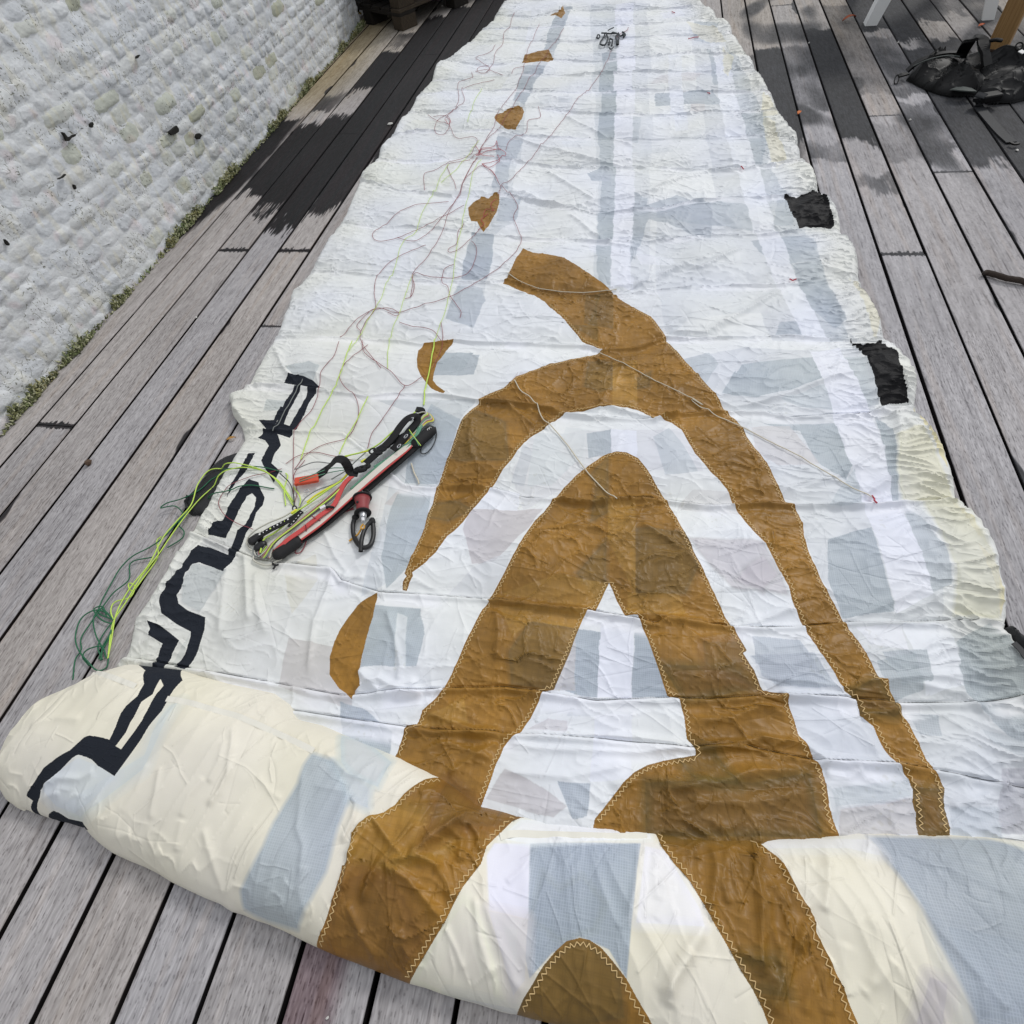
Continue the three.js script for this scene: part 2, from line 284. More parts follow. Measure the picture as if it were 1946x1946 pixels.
{
  const n = 1280, bump = new Uint8Array(n * n * 4), c = [0, 0, 0, 255, 0];
  const map = dataTex(n, n, (i, j, o) => { wallTone(i / n * TILE, j / n * TILE, c); o[0] = c[0]; o[1] = c[1]; o[2] = c[2]; const q = (j * n + i) * 4; bump[q] = bump[q + 1] = bump[q + 2] = clamp(c[4], 0, 255); bump[q + 3] = 255; });
  const bm = new THREE.DataTexture(bump, n, n); bm.wrapS = bm.wrapT = THREE.MirroredRepeatWrapping; map.wrapS = map.wrapT = THREE.MirroredRepeatWrapping; bm.magFilter = THREE.LinearFilter; bm.minFilter = THREE.LinearMipmapLinearFilter; bm.generateMipmaps = true; bm.needsUpdate = true;
  const o = { map, bumpMap: bm, bumpScale: 0.0045, roughness: 0.92, side: THREE.DoubleSide };
  whitewash = [[1, 1, 1], [0.94, 0.95, 0.97], [0.97, 0.965, 0.945]].map((k) => { const m = new THREE.MeshStandardMaterial(o); m.color.setRGB(...k); return m; });
  mossy = [[0.8, 0.81, 0.7], [0.68, 0.68, 0.54], [0.88, 0.88, 0.81]].map((k) => { const m = new THREE.MeshStandardMaterial(o); m.color.setRGB(...k); return m; });
}
const wall = thing('stone_wall', 'whitewashed rubble stone wall along the left side of the deck', 'wall');
const inFrame = (x, y, z) => { const d = V3(x, y, z).sub(EYE), w = d.dot(FWD); return w > 0 && Math.abs(d.dot(RIGHT) / w * FOCAL) < PHOTO / 2 + 30 && Math.abs(d.dot(UP) / w * FOCAL) < PHOTO / 2 + 30 ? w : 0; };
{
  const WH = 1.45, WZ0 = -5.27, WZ1 = 1.6;
  const courses = []; { const r = rngOf(31); let y = -0.03; while (y < WH) { const h = 0.044 + r() * 0.026; const row = { y, h, s: [] }; let z = WZ0 + 0.05; while (z < WZ1) { const l = 0.055 + r() * r() * 0.13 + 0.02; row.s.push([z, Math.min(l, WZ1 - z), r()]); z += l; } courses.push(row); y += h; } }
  // lumpy whitewash coat with real relief
  const bulge = (z, y) => 0.008 * sn(z * 1.6, y * 2.1) + 0.005 * sn(z * 7, y * 8) + 0.0014 * sn(z * 18, y * 20) + 0.0008 * sn(z * 45, y * 50);
  const X = (z, y) => WALLX(z) + bulge(z, y) - 0.05 * smooth(-5.17, -5.27, z) ** 2;
  {
    const pos = [], uv = [], idx = [], dz = 0.012, nz = Math.round((WZ1 - WZ0) / dz), ny = Math.round((WH + 0.06) / dz);
    for (let j = 0; j <= ny; j++) for (let i = 0; i <= nz; i++) { const z = WZ0 + i * dz, y = -0.06 + j * dz; pos.push(X(z, y) - 0.004, y, z); uv.push(z / TILE + 10, y / TILE + 10); }
    for (let j = 0; j < ny; j++) for (let i = 0; i < nz; i++) { const a = j * (nz + 1) + i, b = a + 1, c = a + nz + 1, d = c + 1; idx.push(a, c, d, a, d, b); }
    const g = new THREE.BufferGeometry(); g.setAttribute('position', new THREE.Float32BufferAttribute(pos, 3)); g.setAttribute('uv', new THREE.Float32BufferAttribute(uv, 2)); g.setIndex(idx); g.computeVertexNormals();
    mesh('whitewash_coat', g, whitewash[0], wall);
    const core = new THREE.BoxGeometry(0.42, WH + 0.06, WZ1 - WZ0 - 0.02); const cp2 = core.attributes.position;
    for (let i = 0; i < cp2.count; i++) { const z = cp2.getZ(i) + (WZ0 + WZ1) / 2, right = cp2.getX(i) > 0; cp2.setXYZ(i, right ? WALLX(z) - 0.055 : WALLX(z) - 0.5, cp2.getY(i) + WH / 2 - 0.035, z); }
    core.computeVertexNormals(); mesh('wall_core', core, whitewash[2], wall);
  }
  // the stones: each a domed face that stands proud of the coat
  const list = [];
  for (const row of courses) for (const [z, l, q] of row.s) {
    const yc = row.y + row.h / 2, zc = z + l / 2; if (zc < WZ0 + 0.07) continue;
    list.push({ z, l, y: row.y, h: row.h, q, w: inFrame(WALLX(zc), yc, zc) });
  }
  const stoneGeo = (s, seed) => {
    const r = rngOf(seed), nu = 6, nv = 5, pos = [], uv = [], idx = [], proud = -0.0015 + r() * r() * 0.0055, tilt = (r() - 0.5) * 0.1, tv = (r() - 0.5) * 0.1, o1 = r() * 50;
    for (let j = 0; j <= nv; j++) for (let i = 0; i <= nu; i++) {
      const a = i / nu, b = j / nv, ea = Math.min(a, 1 - a) * nu, eb = Math.min(b, 1 - b) * nv, e = Math.min(1, Math.min(ea, eb));
      const round = (ea < 1.01 && eb < 1.01) ? 0.1 : 0.02;
      let z = s.z + s.l * (mix(a, 0.5, round + 0.03)), y = s.y + s.h * mix(b, 0.5, round + 0.04);
      z += 0.006 * sn(a * 3 + o1, b * 3); y += 0.005 * sn(a * 3, b * 3 + o1);
      const x = X(z, y) + (e < 0.5 ? -0.0045 : proud + 0.0016 * sn(z * 40 + o1, y * 40) + tilt * (a - 0.5) * s.l * 0.6 + tv * (b - 0.5) * s.h * 0.6);
      pos.push(x, y, z); uv.push(z / TILE + 10, y / TILE + 10);
    }
    for (let j = 0; j < nv; j++) for (let i = 0; i < nu; i++) { const A = j * (nu + 1) + i, B = A + 1, C = A + nu + 1, D = C + 1; idx.push(A, C, D, A, D, B); }
    const g = new THREE.BufferGeometry(); g.setAttribute('position', new THREE.Float32BufferAttribute(pos, 3)); g.setAttribute('uv', new THREE.Float32BufferAttribute(uv, 2)); g.setIndex(idx); g.computeVertexNormals(); return g;
  };
  const visible = list.filter((s) => s.w).sort((a, b) => b.l * b.h / b.w ** 2 - a.l * a.h / a.w ** 2), keep = new Set(visible.slice(0, 298)), rest = [];
  list.forEach((s, i) => {
    const r = rngOf(900 + i), g = stoneGeo(s, 2000 + i);
    if (!keep.has(s)) { if (s.z > -6 && (s.w || s.y < 1.2)) rest.push(g); return; }
    const bare = r() < 0.03 + 0.2 * smooth(-1.6, -2.6, s.z) * smooth(0.75, 0.25, s.y);
    mesh('stone', g, bare ? mossy[Math.floor(r() * 3)] : whitewash[Math.floor(r() * 3)], wall);
  });
  const m = mesh('stone', mergeGeometries(rest), whitewash[1], wall); m.userData.kind = 'stuff';
  // dark pieces on the surface, painted as the shade of chipped-out holes
  const dark = std({ color: rgb(30, 29, 26), roughness: 1 });
  const hole = (pts) => {
    const mx = pts.reduce((q, p) => q + p[0], 0) / pts.length, my = pts.reduce((q, p) => q + p[1], 0) / pts.length; const w = pts.map(([x0, y0]) => { const x = mix(mx, x0, 0.72), y = mix(my, y0, 0.72), a = (x - PHOTO / 2) / FOCAL, b = (y - PHOTO / 2) / FOCAL, d = FWD.clone().addScaledVector(RIGHT, a).addScaledVector(UP, -b); let t = 2.1; for (let k = 0; k < 6; k++) t = (WALLX(d.z * t) + 0.012 - EYE.x) / d.x; return [d.z * t, EYE.y + d.y * t]; });
    const sh = new THREE.Shape(w.map(([z, y]) => new THREE.Vector2(z, y))), g = new THREE.ExtrudeGeometry(sh, { depth: 0.012, bevelEnabled: false, curveSegments: 4 });
    const p = g.attributes.position; for (let i = 0; i < p.count; i++) { const z = p.getX(i), y = p.getY(i), d = p.getZ(i); p.setXYZ(i, X(z, y) + 0.004 + d * 0.8, y, z); }
    g.computeVertexNormals(); mesh('hole', g, dark, wall);
  };
  hole(A1([312, 684, 330, 690, 350, 718, 368, 722, 395, 702, 412, 698, 408, 714, 380, 726, 362, 750, 342, 748, 332, 715]));
  hole(A1([868, 700, 895, 682, 915, 660, 925, 648, 940, 672, 942, 692, 920, 712, 900, 718, 885, 700]));
  hole(A1([1022, 700, 1040, 692, 1058, 706, 1048, 735, 1032, 738, 1020, 720]));
  hole(A1([24, 1248, 40, 1258, 62, 1284, 54, 1294, 36, 1278]));
  hole(A1([388, 962, 402, 968, 410, 990, 402, 1000, 392, 980]));
  hole(A1([300, 940, 330, 926, 352, 906, 358, 912, 334, 934, 304, 946]));
  hole(A1([706, 296, 722, 284, 730, 288, 714, 308, 706, 312]));
  hole(A1([466, 650, 480, 634, 486, 650, 478, 676, 468, 668]));
}
// moss in the corner between the wall and the boards: too fine to count
{
  const blade = new THREE.ConeGeometry(0.0032, 0.014, 4).translate(0, 0.006, 0), N = 6500, m = new THREE.InstancedMesh(blade, std({ color: 0xffffff, roughness: 1 }), N);
  m.name = 'moss'; m.userData = { kind: 'stuff', label: 'green and yellow moss along the foot of the white wall' };
  const r = rngOf(77), o = new THREE.Object3D(), c = new THREE.Color(); let n = 0;
  while (n < N) {
    const z = -0.75 - r() * 4.5, dens = smooth(-0.25, 0.5, sn(z * 2.6, 4) + 0.45 * sn(z * 11, 8)), y = Math.pow(r(), 2.4) * (0.008 + 0.03 * dens) + 0.002;
    if (r() > dens * 0.9 + 0.05) continue;
    if (y > 0.03 && sn(z * 30, y * 30) < 0.0) continue;
    o.position.set(WALLX(z) + 0.006 + (r() * 0.02) * (1 - y * 5) + 0.006 * sn(z * 7, y * 8), y, z); o.rotation.set((r() - 0.5) * 1.6, r() * 6, -1.0 + (r() - 0.5) * 1.4); o.scale.setScalar(0.6 + r() * 0.9); o.updateMatrix(); m.setMatrixAt(n, o.matrix);
    const q = r(), y2 = sn(z * 5, 20); m.setColorAt(n, q < 0.34 ? c.setRGB(0.085, 0.095, 0.04) : q < 0.7 ? c.setRGB(0.24 + y2 * 0.05, 0.25, 0.11) : c.setRGB(0.46, 0.46, 0.3)); n++;
  }
  m.castShadow = m.receiveShadow = true; scene.add(m);
}

// ---------------------------------------------------------------- the paraglider wing spread over the deck
const outA = ground([
  ...PX([970, -70]), ...A2([865, 0, 800, 90, 790, 130, 735, 160, 700, 205, 650, 240, 610, 285, 575, 310, 530, 320, 505, 345, 490, 370, 480, 400, 470, 430, 430, 475, 385, 520, 382, 540, 375, 560, 345, 600, 310, 640, 260, 720, 230, 750, 200, 790, 190, 830, 170, 860, 140, 890, 100, 920, 92, 950, 85, 980, 60, 1050, 20, 1130, 0, 1160]),
  ...A1([1750, 1235, 1720, 1270, 1695, 1320, 1660, 1370, 1640, 1405, 1620, 1440, 1585, 1490, 1540, 1530, 1525, 1560, 1520, 1590, 1510, 1630, 1490, 1660, 1470, 1720, 1440, 1780, 1400, 1850, 1370, 1910]),
  ...A4([1350, 150, 1325, 190, 1300, 230, 1270, 255, 1235, 275, 1200, 290, 1208, 315, 1218, 345, 1222, 385, 1245, 415, 1265, 445, 1275, 480, 1282, 520, 1265, 550, 1240, 590, 1200, 660, 1170, 705, 1145, 755, 1115, 810, 1090, 860, 1060, 895, 1035, 935, 1022, 985, 990, 1010, 955, 1070, 920, 1130, 890, 1200, 860, 1260, 830, 1310, 800, 1355, 770, 1400, 735, 1440, 715, 1480, 700, 1520, 690, 1560, 675, 1610, 650, 1655, 600, 1690]),
  ...PX([300, 1400, 620, 1640, 900, 1700, 1250, 1720, 1600, 1740, 2010, 1760, 2050, 1600, 2030, 1420, 1985, 1310]),
  ...A6([1885, 1585, 1850, 1540, 1828, 1510, 1838, 1470, 1846, 1430, 1836, 1395, 1840, 1360, 1825, 1300, 1800, 1250, 1790, 1190, 1770, 1130, 1750, 1070, 1720, 1010, 1700, 960, 1685, 925, 1640, 880, 1605, 845, 1578, 812, 1568, 760, 1560, 720, 1545, 670, 1520, 620, 1490, 550, 1450, 480, 1415, 425, 1370, 372, 1358, 345, 1362, 290, 1365, 230, 1355, 190, 1335, 145, 1300, 105, 1275, 60, 1240, 25]),
  ...A3([1195, 1772, 1185, 1720, 1165, 1675, 1130, 1600, 1080, 1520, 1072, 1495, 1065, 1470, 1062, 1420, 1055, 1370, 1045, 1330, 1025, 1285, 1000, 1250, 970, 1228, 970, 1200, 962, 1170, 950, 1130, 930, 1090, 890, 1050, 852, 1015, 848, 980, 838, 945, 820, 905, 800, 870, 762, 842, 755, 800, 740, 770, 748, 745, 742, 715, 705, 688, 680, 660, 655, 635, 640, 590, 612, 535, 612, 505, 590, 480, 570, 450, 548, 415, 525, 378, 512, 345, 495, 318, 465, 275, 440, 250, 425, 212, 400, 190, 400, 165, 390, 148, 355, 112, 320, 102, 305, 75, 290, 58, 258, 38, 235, 20, 215, 0]),
  ...PX([1300, -70])]);
// seams from the far end to the near end
const SEAMS = [
  A2([860, -70, 1500, -75, 1932, -80]), A2([845, 0, 1100, 10, 1500, -8, 1932, -14]), A2([800, 90, 1000, 92, 1170, 62, 1500, 58, 1932, 42]), A2([740, 165, 950, 160, 1150, 145, 1500, 138, 1932, 112]), A2([640, 240, 900, 215, 1100, 230, 1350, 220, 1650, 200, 1932, 190]),
  A2([530, 325, 760, 350, 960, 340, 1110, 320, 1380, 330, 1650, 300, 1932, 288]).concat(A3([200, 282, 480, 300])), A2([460, 430, 700, 420, 930, 402, 1240, 400, 1540, 382, 1932, 385]).concat(A3([300, 380, 530, 380])), A2([385, 515, 600, 480, 900, 480, 1200, 498, 1400, 490, 1700, 480, 1932, 484]).concat(A3([280, 490, 600, 500])),
  A2([340, 600, 450, 592, 800, 590, 1000, 570, 1300, 598, 1600, 618, 1932, 598]).concat(A3([300, 590, 560, 602, 640, 592])), A2([240, 725, 400, 690, 640, 690, 800, 690, 1000, 720, 1300, 740, 1500, 742, 1750, 732]).concat(A3([0, 738, 300, 738, 600, 712, 745, 750])), A2([180, 852, 450, 850, 650, 830, 870, 842, 1100, 880, 1340, 890, 1600, 882]).concat(A3([0, 880, 280, 908, 560, 880, 770, 856])),
  A2([110, 950, 300, 1010, 640, 1040, 850, 1020, 1080, 1076, 1340, 1128, 1600, 1100]).concat(A3([0, 1110, 200, 1060, 400, 1050, 660, 1040, 860, 1020])), A2([0, 1170, 120, 1190, 200, 1200, 450, 1190, 700, 1230, 940, 1250, 1140, 1260, 1380, 1280, 1640, 1272]).concat(A3([0, 1268, 200, 1242, 500, 1240, 700, 1230, 850, 1210, 960, 1222])),
  A1([1620, 1420]).concat(A2([0, 1432, 100, 1442, 350, 1470, 620, 1480, 740, 1490, 870, 1470, 1100, 1560, 1400, 1560, 1600, 1530])).concat(A3([0, 1530, 400, 1500, 660, 1500, 900, 1482, 1060, 1500])), A1([1440, 1770]).concat(A2([0, 1772, 200, 1790, 330, 1800, 420, 1810, 600, 1788, 700, 1800, 1000, 1810, 1300, 1818, 1360, 1840, 1560, 1826, 1700, 1775])).concat(A3([150, 1780, 280, 1782, 700, 1762, 1010, 1790, 1165, 1800])),
  A4([1310, 235, 1500, 226, 1680, 250, 1932, 290]).concat(A5([280, 272, 530, 276, 720, 310, 960, 340, 1160, 376, 1640, 416, 1700, 392])).concat(A6([300, 368, 560, 372, 700, 398, 900, 380, 1120, 380, 1170, 352, 1362, 345])),
  A4([1270, 462, 1440, 466, 1800, 470]).concat(A5([170, 600, 330, 745, 450, 760, 490, 760, 800, 768, 960, 820, 1110, 828, 1300, 850, 1440, 830, 1690, 832])).concat(A6([280, 862, 560, 845, 700, 852, 980, 855, 1400, 840, 1575, 830])),
  A4([1020, 1000, 1350, 1140, 1500, 1160, 1750, 1190]).concat(A5([0, 1250, 200, 1312, 330, 1318, 760, 1350, 1000, 1390, 1330, 1414, 1485, 1440, 1700, 1450])).concat(A6([0, 1478, 380, 1490, 500, 1500, 780, 1490, 980, 1470, 1300, 1470, 1700, 1460, 1790, 1470])),
  PX([250, 1250, 480, 1290, 655, 1322, 740, 1316, 840, 1308, 965, 1306, 1035, 1315, 1132, 1331, 1270, 1325, 1340, 1328, 1450, 1322, 1493, 1320, 1623, 1327, 1710, 1336, 1862, 1336, 1960, 1320]),
  PX([240, 1300, 560, 1350, 773, 1381, 870, 1390, 975, 1393, 1100, 1402, 1215, 1412, 1316, 1420, 1400, 1415, 1547, 1444, 1700, 1450, 1850, 1480, 1960, 1500]),
].map((l) => interp(ground(l)));
const SX0 = 0.3, SDX = 0.01, SNX = 280, SEAMZ = SEAMS.map((f) => { const a = new Float32Array(SNX); for (let i = 0; i < SNX; i++) a[i] = f(SX0 + i * SDX); return a; });
for (let k = 1; k < SEAMZ.length; k++) for (let i = 0; i < SNX; i++) SEAMZ[k][i] = Math.max(SEAMZ[k][i], SEAMZ[k - 1][i] + 0.03);
const seamZ = (k, x) => { const f = clamp((x - SX0) / SDX, 0, SNX - 1.01), i = f | 0; return mix(SEAMZ[k][i], SEAMZ[k][i + 1], f - i); };
function cellOf(x, z) { let lo = -1, hi = SEAMZ.length; while (hi - lo > 1) { const m = (lo + hi) >> 1; if (seamZ(m, x) <= z) lo = m; else hi = m; } return lo; }
const sdA = field(outA, 0.012);
const ridge = (v, p) => Math.pow(1 - Math.min(1, Math.abs(v)), p);
// hand placed folds: lines of photo points, height, half width
const FOLDS = [];
const fold = (px, h, w) => FOLDS.push({ p: ground(px), h, w, b: bounds(ground(px), w * 3) });
const foldHeight = (x, z) => foldSum(FOLDS, x, z);
function foldSum(list, x, z) {
  let s = 0;
  for (const f of list) {
    if (x < f.b[0] || x > f.b[1] || z < f.b[2] || z > f.b[3]) continue;
    let m = 1e9, end = 0; const p = f.p;
    for (let i = 1; i < p.length; i++) { const a = p[i - 1], b = p[i], ux = b[0] - a[0], uz = b[1] - a[1], t = clamp(((x - a[0]) * ux + (z - a[1]) * uz) / (ux * ux + uz * uz + 1e-12), 0, 1), d = Math.hypot(x - a[0] - t * ux, z - a[1] - t * uz); if (d < m) { m = d; end = (i - 1 + t) / (p.length - 1); } }
    if (m < f.w * 3) s += f.h * 1.1 * Math.exp(-Math.pow(Math.sqrt(m * m + 9e-6) / (f.w * 0.9), 1.3)) * smooth(0, 0.12, end) * smooth(1, 0.88, end);
  }
  return s;
}
function HA(x, z) {
  const d = sdA(x, z); if (d < -0.03) return 0.003;
  const e = d <= 0 ? 0 : d < 0.03 ? Math.sqrt(1 - (1 - d / 0.03) ** 2) : 1;
  const k = cellOf(x, z), za = k >= 0 ? seamZ(k, x) : z - 0.1, zb = k + 1 < SEAMZ.length ? seamZ(k + 1, x) : za + 0.25, gap = Math.max(zb - za, 0.02), t = clamp((z - za) / gap, 0, 1);
  const puff = clamp(gap * 0.115, 0.004, 0.026) * Math.pow(Math.sin(Math.PI * clamp(t, 0.001, 0.999)), 0.65) * (0.75 + 0.55 * sn(x * 2.2, k * 5.1));
  const far = smooth(-1.4, -2.6, z);
  // seam: a narrow ridge of folded hem lying towards the viewer, then a tuck
  const ds = z - za, de = zb - z;
  const pl = 0.55 + 0.45 * sn(x * 3.1, k * 9.7), hem = (0.006 + 0.01 * Math.max(0, pl)) * Math.exp(-(((ds - 0.008) / 0.009) ** 2)) + 0.004 * Math.exp(-((de / 0.007) ** 2)) - 0.005 * Math.exp(-(((ds + 0.002) / 0.004) ** 2));
  const wx = x + 0.02 * sn(x * 5, z * 6), wz = z + 0.02 * sn(x * 6 + 9, z * 5);
  const act = 0.55 + 0.45 * sn(x * 1.9 + 4, z * 2.3);
  const cm = 0.5 + 0.5 * smooth(1.1, 1.5, x); let w = 0.0045 * act * ridge(sn(wx * 2.4 + k * 3, wz * 8.5), 4) + 0.0028 * ridge(sn((wx + wz) * 5.2, (wz - wx) * 3.1 + k), 6) * (0.4 + act);
  w += cm * 0.0042 * act * crease(wx * 4.2 + k * 1.7, wz * 10, 0.07, 0.6) + cm * 0.003 * crease((wx + 0.5 * wz) * 7 + 20, (wz - 0.35 * wx) * 11, 0.06, 0.42) + cm * 0.001 * act * crease(wx * 19 + 7, wz * 27, 0.08, 0.5) + 0.0006 * sn(wx * 22, wz * 26);
  w += (0.0016 + 0.0034 * far) * ridge(sn(wx * 3.3 + 30, wz * 13 + k * 2), 3.2) * smooth(0.5, 0.12, Math.min(t, 1 - t));
  if (x > 1.6) w += 0.016 * smooth(0.17, 0.05, d) * Math.pow(Math.sin(Math.PI * clamp(t, 0.001, 0.999)), 0.8) * (0.7 + 0.3 * sn(k * 4.1, 3)) * clamp(gap / 0.12, 0.4, 1); else w += 0.005 * smooth(0.12, 0.03, d) * Math.sin(Math.PI * clamp(t, 0.001, 0.999));
  // puckers along both edges
  const pk = smooth(0.26, 0.03, d); w += pk * (0.004 + 0.006 * smooth(1.7, 2.3, x)) * ridge(sn(wx * 6, wz * 22 + 5), 2.6) + pk * 0.003 * crease(wx * 24, wz * 34, 0.09, 0.6);
  const calm = 1 - 0.6 * smooth(0.3, 0.12, Math.hypot((x - 1.08) * 0.75, (z + 0.93) * 0.75)); return 0.003 + e * (0.006 + (puff + hem + w) * calm + foldHeight(x, z)) + (1 - e) * 0.001;
}
// brown cloth lies crumpled: more, sharper creases
function crumple(x, z) {
  const wx = x + 0.015 * sn(x * 9, z * 9), wz = z + 0.015 * sn(x * 9 + 7, z * 9), act = 0.5 + 0.5 * sn(x * 3.4 + 2, z * 3.8);
  return 0.0045 * act * ridge(sn(wx * 5 + 3, wz * 12), 5) + 0.0085 * crease(wx * 9 + 3, wz * 15, 0.06, 0.6) * (0.35 + 0.8 * act) + 0.0058 * crease((wx - 0.6 * wz) * 17, (wz + 0.5 * wx) * 24, 0.08, 0.55) * act + 0.0008 * crease(wx * 40, wz * 48, 0.1, 0.6);
}

// the near end folded back over: a full, rounded pillow of cloth
const CREST = PX([138, 1288, 180, 1268, 236, 1252, 330, 1262, 420, 1288, 507, 1306, 540, 1330, 556, 1358, 600, 1368, 670, 1398, 760, 1432, 838, 1470, 880, 1500, 905, 1522, 975, 1538, 1045, 1552, 1132, 1558, 1230, 1566, 1330, 1578, 1420, 1584, 1500, 1584, 1572, 1582, 1637, 1573, 1700, 1574, 1797, 1577, 1946, 1588, 2060, 1598]);
const FRONT = [...PX([2110, 1700, 2160, 1850, 2150, 2000, 2040, 2090, 1900, 2130, 1600, 2120, 1400, 2080, 1200, 2010, 1100, 1970]), ...A8([1140, 1945, 1060, 1922, 985, 1905, 920, 1885, 870, 1880, 830, 1868, 760, 1845, 700, 1825, 600, 1800, 520, 1775, 440, 1745, 350, 1722]), ...A7([1932, 1640, 1850, 1608, 1760, 1575, 1655, 1528, 1600, 1502, 1500, 1450, 1400, 1408, 1340, 1390, 1280, 1362, 1215, 1345, 1160, 1306, 1080, 1275, 1000, 1238, 900, 1190, 830, 1145, 760, 1110, 680, 1078, 600, 1040, 545, 1000, 500, 960, 470, 925, 456, 904]), ...reg(0, 1400, [1060, 1115, 1000, 1108, 880, 1070, 780, 1042, 640, 1010, 540, 975, 470, 955, 400, 930, 350, 905, 310, 890, 270, 902, 220, 880, 190, 850, 110, 800, 60, 710, 0, 640], 300 / 1932), ...PX([-8, 1480, 8, 1440, 30, 1400, 60, 1365, 92, 1330])];
const outB = [...ground(CREST, 0.055), ...ground(FRONT, 0.012)];
const sdB = field(outB, 0.01);
const FOLDSB = [];
const HB0 = (x, z) => { const d = sdB(x, z), w = 0.15; return 0.006 + (d <= 0 ? 0 : 0.105 * Math.sqrt(1 - (1 - Math.min(d / w, 1)) ** 2) * (0.88 + 0.12 * sn(x * 2.2, z * 2.6))); };
function HB(x, z) {
  const d = sdB(x, z); if (d < -0.02) return 0.004; const s = smooth(0.0, 0.05, d);
  const flow = x + 0.32 * (z + 0.1) * (x < 1.55 ? 1 : -1.2), f2 = flow + 0.015 * sn(x * 4, z * 5);
  let w = 0.0045 * ridge(sn(f2 * 4.2, z * 0.9 + 3), 3) + 0.003 * ridge(sn(f2 * 7.5 + 5, z * 1.2), 3) + 0.007 * sn(x * 3.4, z * 4.2) + 0.0014 * sn(f2 * 21, z * 5) + foldSum(FOLDSB, x, z);
  w += 0.004 * smooth(0.1, 0.02, d) * ridge(sn(x * 17, z * 17), 3);
  return HB0(x, z) + s * w;
}
const atB = (px, py) => { let h = 0.09, p; for (let i = 0; i < 7; i++) { p = at(px, py, h); h = mix(h, HB0(...p), 0.7); } return p; };
const onB = (l) => l.map(([x, y]) => atB(x, y));

